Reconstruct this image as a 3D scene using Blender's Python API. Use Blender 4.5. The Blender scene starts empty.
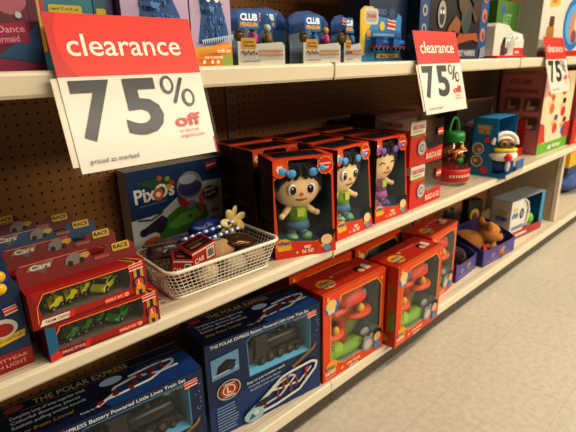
import bpy, bmesh, math, random
from mathutils import Vector, Matrix
from mathutils.geometry import tessellate_polygon
random.seed(7)
PI = math.pi
COL = bpy.context.scene.collection

# ------------------------------------------------------------------ materials
MATS = {}
def lin(h):
    h = h.lstrip('#')
    out = []
    for i in (0, 2, 4):
        c = int(h[i:i+2], 16) / 255
        out.append(c/12.92 if c <= .04045 else ((c+.055)/1.055)**2.4)
    return (*out, 1)

def M(hexc, rough=.42, metal=0., var=.06, emit=0):
    """printed card / plastic: principled with a little procedural tone and gloss variation"""
    key = (hexc, rough, metal, var, emit)
    if key in MATS: return MATS[key]
    m = bpy.data.materials.new('print_' + hexc.strip('#')); m.use_nodes = True
    nt = m.node_tree; b = nt.nodes['Principled BSDF']
    b.inputs['Roughness'].default_value = rough; b.inputs['Metallic'].default_value = metal
    tc = nt.nodes.new('ShaderNodeTexCoord'); nz = nt.nodes.new('ShaderNodeTexNoise')
    nz.inputs['Scale'].default_value = 22; nz.inputs['Detail'].default_value = 3
    nt.links.new(tc.outputs['Object'], nz.inputs['Vector'])
    mx = nt.nodes.new('ShaderNodeMix'); mx.data_type = 'RGBA'
    c = lin(hexc)
    mx.inputs['A'].default_value = tuple(x*(1-var) for x in c[:3]) + (1,)
    mx.inputs['B'].default_value = tuple(min(1, x*(1+var)) for x in c[:3]) + (1,)
    nt.links.new(nz.outputs['Fac'], mx.inputs['Factor'])
    nt.links.new(mx.outputs['Result'], b.inputs['Base Color'])
    MATS[key] = m
    return m

def M_film(name='clear_film', trans=.90, tint='#ffffff', rough=.08):
    if name in MATS: return MATS[name]
    m = bpy.data.materials.new(name); m.use_nodes = True
    nt = m.node_tree; nt.nodes.clear()
    out = nt.nodes.new('ShaderNodeOutputMaterial')
    tr = nt.nodes.new('ShaderNodeBsdfTransparent'); tr.inputs['Color'].default_value = lin(tint)
    gl = nt.nodes.new('ShaderNodeBsdfGlossy'); gl.inputs['Roughness'].default_value = rough
    fr = nt.nodes.new('ShaderNodeLayerWeight'); fr.inputs['Blend'].default_value = .5
    pw = nt.nodes.new('ShaderNodeMath'); pw.operation = 'POWER'; pw.inputs[1].default_value = 4.5; nt.links.new(fr.outputs['Facing'], pw.inputs[0])
    sc_ = nt.nodes.new('ShaderNodeMath'); sc_.operation = 'MULTIPLY'; sc_.inputs[1].default_value = .45; nt.links.new(pw.outputs[0], sc_.inputs[0])
    nz = nt.nodes.new('ShaderNodeTexNoise'); nz.inputs['Scale'].default_value = 14
    bp = nt.nodes.new('ShaderNodeBump'); bp.inputs['Strength'].default_value = .12
    nt.links.new(nz.outputs['Fac'], bp.inputs['Height']); nt.links.new(bp.outputs['Normal'], gl.inputs['Normal'])
    ma = nt.nodes.new('ShaderNodeMath'); ma.operation = 'ADD'; ma.inputs[1].default_value = 1-trans-.04; ma.use_clamp = True
    mx = nt.nodes.new('ShaderNodeMixShader')
    nt.links.new(sc_.outputs[0], ma.inputs[0]); nt.links.new(ma.outputs[0], mx.inputs[0])
    nt.links.new(tr.outputs[0], mx.inputs[1]); nt.links.new(gl.outputs[0], mx.inputs[2])
    nt.links.new(mx.outputs[0], out.inputs[0])
    MATS[name] = m
    return m

def M_peg(name, base, hole, axis='XZ', pitch=.0254, r=.0034, rough=.55, var=.25):
    if name in MATS: return MATS[name]
    m = bpy.data.materials.new(name); m.use_nodes = True
    nt = m.node_tree; N = nt.nodes.new; L = nt.links.new; b = nt.nodes['Principled BSDF']
    b.inputs['Roughness'].default_value = rough
    tc = N('ShaderNodeTexCoord'); sp = N('ShaderNodeSeparateXYZ'); L(tc.outputs['Object'], sp.inputs[0])
    ds = []
    for a in axis:
        d = N('ShaderNodeMath'); d.operation = 'DIVIDE'; d.inputs[1].default_value = pitch; L(sp.outputs[a], d.inputs[0])
        f = N('ShaderNodeMath'); f.operation = 'FRACT'; L(d.outputs[0], f.inputs[0])
        s = N('ShaderNodeMath'); s.operation = 'SUBTRACT'; s.inputs[1].default_value = .5; L(f.outputs[0], s.inputs[0])
        p = N('ShaderNodeMath'); p.operation = 'MULTIPLY'; L(s.outputs[0], p.inputs[0]); L(s.outputs[0], p.inputs[1]); ds.append(p)
    ad = N('ShaderNodeMath'); ad.operation = 'ADD'; L(ds[0].outputs[0], ad.inputs[0]); L(ds[1].outputs[0], ad.inputs[1])
    lt = N('ShaderNodeMath'); lt.operation = 'LESS_THAN'; lt.inputs[1].default_value = (r/pitch)**2; L(ad.outputs[0], lt.inputs[0])
    nz = N('ShaderNodeTexNoise'); nz.inputs['Scale'].default_value = 3.5; nz.inputs['Detail'].default_value = 4; L(tc.outputs['Object'], nz.inputs['Vector'])
    c = lin(base)
    m0 = N('ShaderNodeMix'); m0.data_type = 'RGBA'
    m0.inputs['A'].default_value = tuple(x*(1-var) for x in c[:3]) + (1,); m0.inputs['B'].default_value = tuple(min(1, x*(1+var)) for x in c[:3]) + (1,)
    L(nz.outputs['Fac'], m0.inputs['Factor'])
    mx = N('ShaderNodeMix'); mx.data_type = 'RGBA'; mx.inputs['B'].default_value = lin(hole)
    L(lt.outputs[0], mx.inputs['Factor']); L(m0.outputs['Result'], mx.inputs['A']); L(mx.outputs['Result'], b.inputs['Base Color'])
    MATS[name] = m
    return m

def M_floor():
    m = bpy.data.materials.new('vinyl_tile'); m.use_nodes = True
    nt = m.node_tree; N = nt.nodes.new; L = nt.links.new; b = nt.nodes['Principled BSDF']
    tc = N('ShaderNodeTexCoord')
    nz = N('ShaderNodeTexNoise'); nz.inputs['Scale'].default_value = 45; nz.inputs['Detail'].default_value = 5; nz.inputs['Roughness'].default_value = .65
    L(tc.outputs['Object'], nz.inputs['Vector'])
    cr = N('ShaderNodeValToRGB'); e = cr.color_ramp.elements
    e[0].position = .30; e[0].color = lin('#bdb5a3'); e[1].position = .60; e[1].color = lin('#ccc5b4')
    L(nz.outputs['Fac'], cr.inputs[0])
    bk = N('ShaderNodeTexBrick'); bk.offset = 0; bk.inputs['Scale'].default_value = 1
    bk.inputs['Brick Width'].default_value = .305; bk.inputs['Row Height'].default_value = .305; bk.inputs['Mortar Size'].default_value = .0012
    bk.inputs['Color1'].default_value = (1, 1, 1, 1); bk.inputs['Color2'].default_value = (.96, .96, .95, 1); bk.inputs['Mortar'].default_value = (.84, .81, .76, 1)
    L(tc.outputs['Object'], bk.inputs['Vector'])
    mx = N('ShaderNodeMix'); mx.data_type = 'RGBA'; mx.blend_type = 'MULTIPLY'; mx.inputs['Factor'].default_value = 1
    L(cr.outputs[0], mx.inputs['A']); L(bk.outputs['Color'], mx.inputs['B']); L(mx.outputs['Result'], b.inputs['Base Color'])
    b.inputs['Roughness'].default_value = .34
    return m

def M_fuzzy(hexc, scale=60, bump=.6, var=.35):
    key = ('fuzzy', hexc, scale)
    if key in MATS: return MATS[key]
    m = M(hexc, .95, 0, var).copy(); m.name = 'plush_' + hexc.strip('#')
    nt = m.node_tree; b = nt.nodes['Principled BSDF']
    for n in nt.nodes:
        if n.type == 'TEX_NOISE': n.inputs['Scale'].default_value = scale; nz = n
    bp = nt.nodes.new('ShaderNodeBump'); bp.inputs['Strength'].default_value = bump; bp.inputs['Distance'].default_value = .004
    nt.links.new(nz.outputs['Fac'], bp.inputs['Height']); nt.links.new(bp.outputs['Normal'], b.inputs['Normal'])
    b.inputs['Sheen Weight'].default_value = .3
    MATS[key] = m
    return m

# ------------------------------------------------------------------ text
TXT = {}
def text_mesh(s, bold):
    key = (s, bold)
    if key in TXT: return TXT[key]
    cu = bpy.data.curves.new('t', 'FONT'); cu.body = s; cu.size = 1; cu.resolution_u = 3; cu.offset = bold; cu.fill_mode = 'FRONT'
    o = bpy.data.objects.new('t', cu); COL.objects.link(o)
    dg = bpy.context.evaluated_depsgraph_get(); dg.update()
    me = bpy.data.meshes.new_from_object(o.evaluated_get(dg))
    vs = [(v.co.x, v.co.y) for v in me.vertices]; fs = [tuple(p.vertices) for p in me.polygons]
    bpy.data.objects.remove(o); bpy.data.curves.remove(cu); bpy.data.meshes.remove(me)
    if vs:
        x0 = min(v[0] for v in vs); x1 = max(v[0] for v in vs)
    else: x0 = x1 = 0
    TXT[key] = (vs, fs, x0, x1)
    return TXT[key]

def rrect(x0, y0, x1, y1, r, n=5):
    pts = []
    for cx, cy, a in ((x1-r, y0+r, -90), (x1-r, y1-r, 0), (x0+r, y1-r, 90), (x0+r, y0+r, 180)):
        for k in range(n+1):
            t = math.radians(a + 90*k/n); pts.append((cx+r*math.cos(t), cy+r*math.sin(t)))
    return pts
def disc(cx, cy, rx, ry=None, n=24):
    ry = ry or rx
    return [(cx+rx*math.cos(2*PI*k/n), cy+ry*math.sin(2*PI*k/n)) for k in range(n)]
def star(cx, cy, r0, r1, n=10):
    return [(cx+(r0 if k % 2 else r1)*math.cos(PI*k/n), cy+(r0 if k % 2 else r1)*math.sin(PI*k/n)) for k in range(2*n)]

# ------------------------------------------------------------------ mesh builder
class MB:
    def __init__(s): s.v = []; s.f = []; s.m = []; s.sm = []; s.mats = []
    def mi(s, mat):
        if mat not in s.mats: s.mats.append(mat)
        return s.mats.index(mat)
    def face(s, pts, mat, smooth=False):
        i = len(s.v); s.v += [tuple(p) for p in pts]; s.f.append(tuple(range(i, i+len(pts)))); s.m.append(s.mi(mat)); s.sm.append(smooth)
    def mesh(s, vs, fs, mat, smooth=False):
        i = len(s.v); s.v += [tuple(p) for p in vs]; k = s.mi(mat)
        for f in fs: s.f.append(tuple(a+i for a in f)); s.m.append(k); s.sm.append(smooth)
    def box(s, x0, y0, z0, x1, y1, z1, mat, mtx=None):
        vs = [Vector(p) for p in ((x0,y0,z0),(x1,y0,z0),(x1,y1,z0),(x0,y1,z0),(x0,y0,z1),(x1,y0,z1),(x1,y1,z1),(x0,y1,z1))]
        if mtx: vs = [mtx @ v for v in vs]
        s.mesh(vs, [(0,3,2,1),(4,5,6,7),(0,1,5,4),(1,2,6,5),(2,3,7,6),(3,0,4,7)], mat)
    def ell(s, c, r, mat, seg=20, rings=12, mtx=None, clip=None):
        if not hasattr(r, '__len__'): r = (r, r, r)
        vs = []; fs = []
        for i in range(rings+1):
            t = PI*i/rings
            for j in range(seg):
                p = 2*PI*j/seg
                q = Vector((r[0]*math.sin(t)*math.cos(p), r[1]*math.sin(t)*math.sin(p), r[2]*math.cos(t)))
                if mtx: q = mtx @ q
                vs.append(q + Vector(c))
        for i in range(rings):
            for j in range(seg):
                a = i*seg+j; b = i*seg+(j+1) % seg
                fs.append((a, a+seg, b+seg, b))
        s.mesh(vs, fs, mat, True)
    def tube(s, pts, r, mat, seg=8, closed=False, caps=True):
        pts = [Vector(p) for p in pts]; n = len(pts); rs = r if hasattr(r, '__len__') else [r]*n
        vs = []; fs = []; up = Vector((0, 0, 1)); prev = None
        for i, p in enumerate(pts):
            a = pts[(i-1) % n] if (i or closed) else pts[0]; b = pts[(i+1) % n] if (i < n-1 or closed) else pts[-1]
            t = (b-a).normalized()
            if prev is None: x = t.cross(up if abs(t.z) < .9 else Vector((1, 0, 0))).normalized()
            else: x = (prev - t*prev.dot(t)).normalized()
            prev = x; y = t.cross(x)
            for k in range(seg):
                q = 2*PI*k/seg; vs.append(p + (x*math.cos(q)+y*math.sin(q))*rs[i])
        m = n if closed else n-1
        for i in range(m):
            for k in range(seg):
                a = i*seg+k; b = i*seg+(k+1) % seg; c = ((i+1) % n)*seg
                fs.append((a, b, c+(k+1) % seg, c+k))
        if caps and not closed: fs.append(tuple(range(seg))[::-1]); fs.append(tuple((n-1)*seg+k for k in range(seg)))
        s.mesh(vs, fs, mat, True)
    def lathe(s, prof, mat, c=(0, 0, 0), seg=28, mtx=None):
        vs = []; fs = []
        for r, z in prof:
            for k in range(seg):
                q = Vector((r*math.cos(2*PI*k/seg), r*math.sin(2*PI*k/seg), z))
                if mtx: q = mtx @ q
                vs.append(q + Vector(c))
        for i in range(len(prof)-1):
            for k in range(seg):
                a = i*seg+k; b = i*seg+(k+1) % seg
                fs.append((a, b, b+seg, a+seg))
        s.mesh(vs, fs, mat, True)
    def prism(s, loop, o, u, v, w, mat, smooth=False):
        """extrude a 2-D loop given in frame (o,u,v) by vector w (front at o, back at o+w)"""
        o, u, v, w = map(Vector, (o, u, v, w)); n = len(loop)
        A = [o+u*x+v*y for x, y in loop]; B = [p+w for p in A]
        s.mesh(A+B, [tuple(range(n)), tuple(range(2*n-1, n-1, -1))] + [((i+1) % n, i, i+n, (i+1) % n+n) for i in range(n)], mat, smooth)
    def holed(s, outer, holes, o, u, v, mat):
        o, u, v = map(Vector, (o, u, v))
        loops = [outer]+holes
        flat = [p for l in loops for p in l]
        tris = tessellate_polygon([[Vector((x, y, 0)) for x, y in l] for l in loops])
        nrm = u.cross(v); vs = [o+u*x+v*y for x, y in flat]; fs = []
        for t in tris:
            a, b, c = (vs[i] for i in t)
            fs.append(tuple(t) if (b-a).cross(c-a).dot(nrm) > 0 else tuple(t)[::-1])
        s.mesh(vs, fs, mat)
    def build(s, name, parent=None, bevel=0, loc=None, remesh=0, subs=0):
        me = bpy.data.meshes.new(name); me.from_pydata([tuple(v) for v in s.v], [], s.f)
        for mt in s.mats: me.materials.append(mt)
        me.polygons.foreach_set('material_index', s.m); me.polygons.foreach_set('use_smooth', s.sm); me.update()
        o = bpy.data.objects.new(name, me); COL.objects.link(o)
        if parent: o.parent = parent
        if loc: o.location = loc
        if bevel:
            b = o.modifiers.new('b', 'BEVEL'); b.width = bevel; b.segments = 2; b.limit_method = 'ANGLE'; b.angle_limit = math.radians(50)
        if remesh:
            r = o.modifiers.new('r', 'REMESH'); r.mode = 'VOXEL'; r.voxel_size = remesh; r.use_smooth_shade = True
            sm = o.modifiers.new('s', 'SMOOTH'); sm.iterations = 4
        return o

class PR:
    """flat printing on a face: frame origin o, axes u (right) and v (up)"""
    def __init__(s, mb, o, u, v, step=.00016):
        s.mb = mb; s.o = Vector(o); s.u = Vector(u).normalized(); s.v = Vector(v).normalized(); s.n = s.u.cross(s.v); s.k = 2; s.step = step
    def P(s, x, y): return s.o + s.u*x + s.v*y + s.n*(s.k*s.step)
    def poly(s, pts, col):
        s.k += 1; m = col if not isinstance(col, str) else M(col)
        if len(pts) <= 4: s.mb.face([s.P(*p) for p in pts], m)
        else:
            o = s.P(0, 0)
            s.mb.holed(pts, [], o, s.u, s.v, m)
    def rect(s, x0, y0, x1, y1, col): s.poly([(x0, y0), (x1, y0), (x1, y1), (x0, y1)], col)
    def rr(s, x0, y0, x1, y1, r, col): s.poly(rrect(x0, y0, x1, y1, r), col)
    def disc(s, cx, cy, rx, col, ry=None): s.poly(disc(cx, cy, rx, ry), col)
    def line(s, pts, w, col):
        s.k += 1; m = M(col) if isinstance(col, str) else col
        for (x0, y0), (x1, y1) in zip(pts, pts[1:]):
            d = math.hypot(x1-x0, y1-y0) or 1; nx, ny = -(y1-y0)/d*w/2, (x1-x0)/d*w/2
            s.mb.face([s.P(x0-nx, y0-ny), s.P(x1-nx, y1-ny), s.P(x1+nx, y1+ny), s.P(x0+nx, y0+ny)], m)
    def text(s, t, x, y, h, col, w=None, al='l', bold=0., rot=0, shear=0, arc=0):
        s.k += 1; m = M(col) if isinstance(col, str) else col
        vs, fs, x0, x1 = text_mesh(t, bold); sc = h/.70; W = (x1-x0)*sc
        sx = sc*(w/W if w and W else 1); W = w or W
        off = {'l': 0, 'c': -W/2, 'r': -W}[al]; c, sn = math.cos(math.radians(rot)), math.sin(math.radians(rot))
        out = []
        for a, b in vs:
            px = (a-x0)*sx + off + b*sc*shear; py = b*sc - (arc*((px/(W/2 or 1))**2) if arc else 0)
            out.append(s.P(x+px*c-py*sn, y+px*sn+py*c))
        s.mb.mesh(out, fs, m)

def lines(pr, x0, y1, w, n, dy, h, col, shear=0, rag=.25):
    """fine print too small to read: thin bars"""
    for i in range(n):
        ww = w*(1-random.random()*rag); y = y1-i*dy
        pr.poly([(x0, y-h), (x0+ww, y-h+ww*shear), (x0+ww, y+ww*shear), (x0, y)], col)

# ------------------------------------------------------------------ things
def tag(o, label=None, cat=None, group=None, kind=None):
    for k, v in (('label', label), ('category', cat), ('group', group), ('kind', kind)):
        if v: o[k] = v
    return o
def thing(name, label, cat, loc=(0, 0, 0), rz=0, group=None, rx=0, ry=0):
    o = bpy.data.objects.new(name, None); COL.objects.link(o); o.empty_display_size = .02
    o.location = loc; o.rotation_euler = (math.radians(rx), math.radians(ry), math.radians(rz))
    return tag(o, label, cat, group)
def dup(root, loc, rz, label=None, group=None):
    r = root.copy(); COL.objects.link(r); r.location = loc; r.rotation_euler = (root.rotation_euler.x, root.rotation_euler.y, math.radians(rz))
    if label: r['label'] = label
    if group: r['group'] = group
    for ch in list(root.children):
        c = ch.copy(); COL.objects.link(c); c.parent = r
        for g in list(ch.children):
            d = g.copy(); COL.objects.link(d); d.parent = c
    return r

FILM = M_film()
def faces(mb, w, d, h, lean=0):
    """printing frames of a w x d x h carton standing on z=0 with its front at y=0"""
    fv = Vector((0, lean, h)).normalized()
    return dict(front=PR(mb, (0, 0, 0), (1, 0, 0), fv), left=PR(mb, (0, d, 0), (0, -1, 0), (0, 0, 1)),
                right=PR(mb, (w, 0, 0), (0, 1, 0), (0, 0, 1)), top=PR(mb, (0, lean, h), (1, 0, 0), (0, 1, 0)))
def carton(w, d, h, mat, lean=0, hole=None, inner=None, depth=None, left_hole=None):
    """closed carton, or with a window hole (2-D loop) in the front opening on a lined recess"""
    mb = MB(); fv = Vector((0, lean, h)).normalized(); L = math.hypot(lean, h)
    F = [(0, 0), (w, 0), (w, L), (0, L)]
    if hole:
        mb.holed(F, [hole], (0, 0, 0), (1, 0, 0), fv, mat)
        dp = depth or d-.004
        xs = [p[0] for p in hole]; zs = [p[1] for p in hole]
        A = [Vector((x, 0, 0)) + fv*z for x, z in hole]; n = len(A); B = [Vector((p.x, dp, p.z)) for p in A]
        for i in range(n): mb.face([A[i], A[(i+1) % n], B[(i+1) % n], B[i]], inner)
        mb.holed(hole, [], (0, dp, 0), (1, 0, 0), (0, 0, 1), inner)
    else:
        mb.face([(0, 0, 0), (w, 0, 0), (w, lean, h), (0, lean, h)], mat)
    mb.face([(0, d, 0), (0, 0, 0), (0, lean, h), (0, d, h)], mat)
    mb.face([(w, 0, 0), (w, d, 0), (w, d, h), (w, lean, h)], mat)
    mb.face([(w, d, 0), (0, d, 0), (0, d, h), (w, d, h)], mat)
    mb.face([(0, lean, h), (w, lean, h), (w, d, h), (0, d, h)], mat)
    mb.face([(0, d, 0), (w, d, 0), (w, 0, 0), (0, 0, 0)], mat)
    return mb
def film(parent, hole, lean=0, h=1, off=-.0006, name='window'):
    mb = MB(); fv = Vector((0, lean, h)).normalized()
    mb.holed(hole, [], (0, off, 0), (1, 0, 0), fv, FILM)
    return mb.build(name, parent)

# ------------------------------------------------------------------ levels (metres; z up, y into the shelf, x along the aisle)
ZT, ZM, ZB = 1.081, .568, .095
YF, YB = .84, 1.30
SEC = [(-1.466, -.247), (-.247, .972), (.972, 2.19), (2.19, 3.12), (3.12, 4.34)]

# ------------------------------------------------------------------ setting
mb = MB(); mb.face([(-6, -4, 0), (9, -4, 0), (9, 2.6, 0), (-6, 2.6, 0)], M_floor())
tag(mb.build('floor'), kind='structure')

ENAMEL = M('#d8ccb6', .30, 0, .03); LIP = M('#dfd4be', .2, 0, .02); DARKK = M('#2b2620', .5); POST = M('#8f7a58', .45, .3)
PEG = M_peg('pegboard_brown', '#94662f', '#120a04')
PEGL = M_peg('pegboard_beige', '#b9a482', '#4a3c2a', 'YZ', .0127, .0022, var=.05)

def shelf(x0, x1, z, hz, name, label, y0=YF, plain=False):
    """one lift-off steel shelf: perforated deck with pressed grooves, price channel, brackets"""
    t = thing(name, label, 'shelf', (x0+.001, y0, z)); w = x1-x0-.002
    mb = MB(); mb.box(0, .006, -.018, w, YB-y0-.012, 0, ENAMEL)
    dk = M('#a8977a', .5); hole = M('#4b3d2b', .7)
    pr = PR(mb, (0, 0, 0), (1, 0, 0), (0, 1, 0))
    for yy in (.020, .027, .034): pr.rect(.002, yy, w-.002, yy+.0016, dk)
    k = 0; x = .03
    while x < w-.02:
        for yy in (.055, .075): pr.mb.face([pr.P(x, yy), pr.P(x+.010, yy), pr.P(x+.010, yy+.004), pr.P(x, yy+.004)], hole)
        x += .0254
    mb.build('deck', t)
    mb = MB()
    prof = [(.006, 0), (.0, -.003), (-.003, -.007), (-.0015, -hz+.006), (.003, -hz), (.012, -hz+.002), (.012, -.004)]
    n = len(prof)
    A = [(0, a, b) for a, b in prof]; B = [(w, a, b) for a, b in prof]
    mb.mesh(A+B, [tuple(range(n)), tuple(range(2*n-1, n-1, -1))] + [((i+1) % n, i, i+n, (i+1) % n+n) for i in range(n)], LIP)
    for xx in (0, w): mb.box(xx-.0012, -.0042, -hz-.001, xx+.0012, .010, .0012, M('#bfae8d', .4))
    mb.build('price_channel', t)
    if not plain:
        for xx in (.012, w-.016):
            mb = MB(); mb.prism([(0, -.018), (YB-y0-.02, -.018), (YB-y0-.02, -.075), (.05, -.024)], (xx, .01, 0), (0, 1, 0), (0, 0, 1), (.004, 0, 0), ENAMEL)
            mb.build('bracket', t)
    return t
def base_deck(x0, x1, label):
    t = thing('base_shelf', label, 'shelf', (x0+.001, YF, 0)); w = x1-x0-.002
    mb = MB(); mb.box(0, .004, ZB-.02, w, YB-YF-.012, ZB, ENAMEL)
    pr = PR(mb, (0, 0, ZB), (1, 0, 0), (0, 1, 0))
    for yy in (.022, .030): pr.rect(.002, yy, w-.002, yy+.0018, M('#a8977a', .5))
    mb.build('deck', t)
    mb = MB(); mb.prism([(.006, ZB), (0, ZB-.004), (-.002, .062), (0, .056), (.012, .056), (.012, ZB-.004)], (0, 0, 0), (0, 1, 0), (0, 0, 1), (w, 0, 0), LIP)
    mb.build('front_edge', t)
    mb = MB(); mb.box(.0, .003, .012, w, .014, .056, M('#51493d', .45)); mb.box(.0, .018, .0, w, .03, .014, DARKK)
    mb.build('kick_plate', t)
    return t

secname = ['far left', 'left', 'middle', 'right', 'far right']
for i, (a, b) in enumerate(SEC):
    base_deck(a, b, ['empty low base shelf at the far left end of the run', 'cream base shelf with dark kick plate under the blue train boxes',
                     'cream base shelf under the orange playset boxes and purple trays', 'cream base shelf under the white and blue toy box, before the end panel',
                     'cream base shelf beyond the beige end panel, holding a yellow box'][i])
    shelf(a, b, ZT, .042, 'top_shelf', ['bare cream top shelf at the far left end of the run', 'cream top shelf holding pink and blue boxes behind the largest clearance sign',
          'cream top shelf with glaring front edge, behind the middle clearance sign', 'cream top shelf behind the small far clearance sign', 'cream top shelf beyond the end panel at far right'][i])
    if i < 4:
        shelf(a, b if i < 3 else 3.30, ZM, .034, 'middle_shelf', ['bare cream middle shelf at the far left end of the run', 'cream middle shelf holding the red vehicle boxes and white basket',
          'cream middle shelf holding the doll boxes and green lidded jar', 'cream middle shelf holding the big pink box'][i])
    shelf(a, b, 1.62, .042, 'unseen_upper_shelf', 'unseen cream upper shelf added overhead to shade the %s part of the display' % secname[i], YF+.06, True)  # shelf out of view, put in to darken the top shelf's background
    # back panel and slotted uprights stand as one frame per section
    t = thing('gondola_frame', ['brown pegboard back at the far left end of the run', 'brown pegboard back behind the vehicle boxes and construction set box',
        'brown pegboard back behind the doll boxes', 'dark pegboard back behind the big pink box', 'pegboard back beyond the end panel'][i], 'shelving frame', (a, YB, 0))
    mb = MB(); mb.box(.016, 0, .02, b-a-.016, .008, 1.95, PEG); mb.build('pegboard', t)
    mb = MB(); mb.box(b-a-.016, -.010, 0, b-a+.0158, .03, 1.96, POST)
    pr = PR(mb, (b-a-.016, -.010, 0), (1, 0, 0), (0, 0, 1))
    for k in range(75):
        z = .1+k*.0254
        for x in (.009, .0195): pr.mb.face([pr.P(x, z), pr.P(x+.004, z), pr.P(x+.004, z+.018), pr.P(x, z+.018)], DARKK)
    mb.build('upright_post', t)
# beige perforated end panel between the right sections
t = thing('end_panel', 'beige perforated end panel with white front post, under the big pink box', 'panel', (3.125, .87, ZB))
mb = MB(); mb.box(0, .028, 0, .012, YB-.87-.012, ZM-ZB-.036, PEGL); mb.build('perforated_panel', t)
mb = MB(); mb.box(-.004, 0, 0, .030, .028, ZM-ZB-.036, ENAMEL); mb.build('front_post', t, .003)

# ------------------------------------------------------------------ clearance signs
RED = '#e8321c'
def clearance(label, x, small=False):
    w, H = .272, .262
    t = thing('clearance_sign', label, 'sign', (x, .781, .917), 0, 'red and white clearance signs', rx=-15.4)
    # local: x right, z up, facing -y
    CARDW = M('#ddd6c8', .4, 0, .01); mb = MB(); mb.box(0, 0, 0, w, .0012, H, CARDW)
    p = PR(mb, (0, 0, 0), (1, 0, 0), (0, 0, 1))
    p.rect(0, H*.605, w, H, RED)
    p.poly([(0, H*.605), (.035, H*.605), (.018, H*.70), (.012, H*.8), (.013, H*.9), (.022, H), (0, H)], '#c8281c')
    p.rect(w-.003, 0, w, H*.12, '#c02018')
    p.text('clearance', .026, H*.735, .0365, '#f3ead8', w=.212, bold=.008)
    dk = '#2f2c2a'
    p.text('7', .014, H*.215, .094, dk, w=.068, bold=.03)
    p.text('5', .098, H*.215, .094, dk, w=.074, bold=.03)
    # percent sign, drawn lighter than the digits
    for cx, cy in ((.192, H*.525), (.232, H*.425)):
        p.poly(disc(cx, cy, .0135, .0170), '#4a4643'); p.poly(disc(cx, cy, .0080, .0115), CARDW)
    p.line([(.201, H*.395), (.224, H*.57)], .0062, dk)
    p.text('off', .192, H*.225, .0225, '#d8281c', w=.056, bold=.018)
    p.text('or more on', .197, H*.180, .0062, '#d8281c', w=.042)
    p.text('original prices', .197, H*.142, .0062, '#d8281c', w=.052)
    p.text('priced as marked', .018, H*.052, .0082, '#4a4643', w=.086)
    mb.build('printed_card', t)
    mb = MB(); mb.face([(-.011, -.006, -.004), (w+.003, -.006, -.004), (w+.003, -.006, H-.012), (-.011, -.006, H-.012)], M_film('sign_sleeve', .95, '#ffffff', .18))
    mb.box(-.011, .0018, .012, -.0002, .0024, H*.60, M('#cfc4ac', .3)); mb.build('clear_sleeve', t)
    # clip reaching back to the price channel
    mb = MB(); mb.box(w*.42, .0026, H*.50, w*.58, .0040, H*.60, M('#d8d0bf', .25))
    mb.box(w*.45, .0040, H*.545, w*.55, .0165, H*.555, M('#d8d0bf', .25)); mb.build('channel_clip', t)
    return t
clearance('largest and nearest clearance sign, in front of the left end of the top shelf', .276)
clearance('clearance sign above the stacked red vehicle cartons, middle one of three', 1.349)
clearance('smallest and farthest clearance sign, hanging before the big pink box', 2.452)

# ------------------------------------------------------------------ MIDDLE SHELF: red toy vehicle boxes
def price_tag(p, x, y, w=.018, h=.013, rot=0):
    c, s = math.cos(rot), math.sin(rot)
    q = lambda a, b: (x+a*c-b*s, y+a*s+b*c)
    p.poly([q(0, 0), q(w, 0), q(w, h), q(0, h)], '#e5dccb')
    p.poly([q(0, h*.18), q(w, h*.18), q(w, h*.52), q(0, h*.52)], '#d63a2a'); p.poly([q(0, h*.66), q(w, h*.66), q(w, h*.9), q(0, h*.9)], '#d63a2a')

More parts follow.
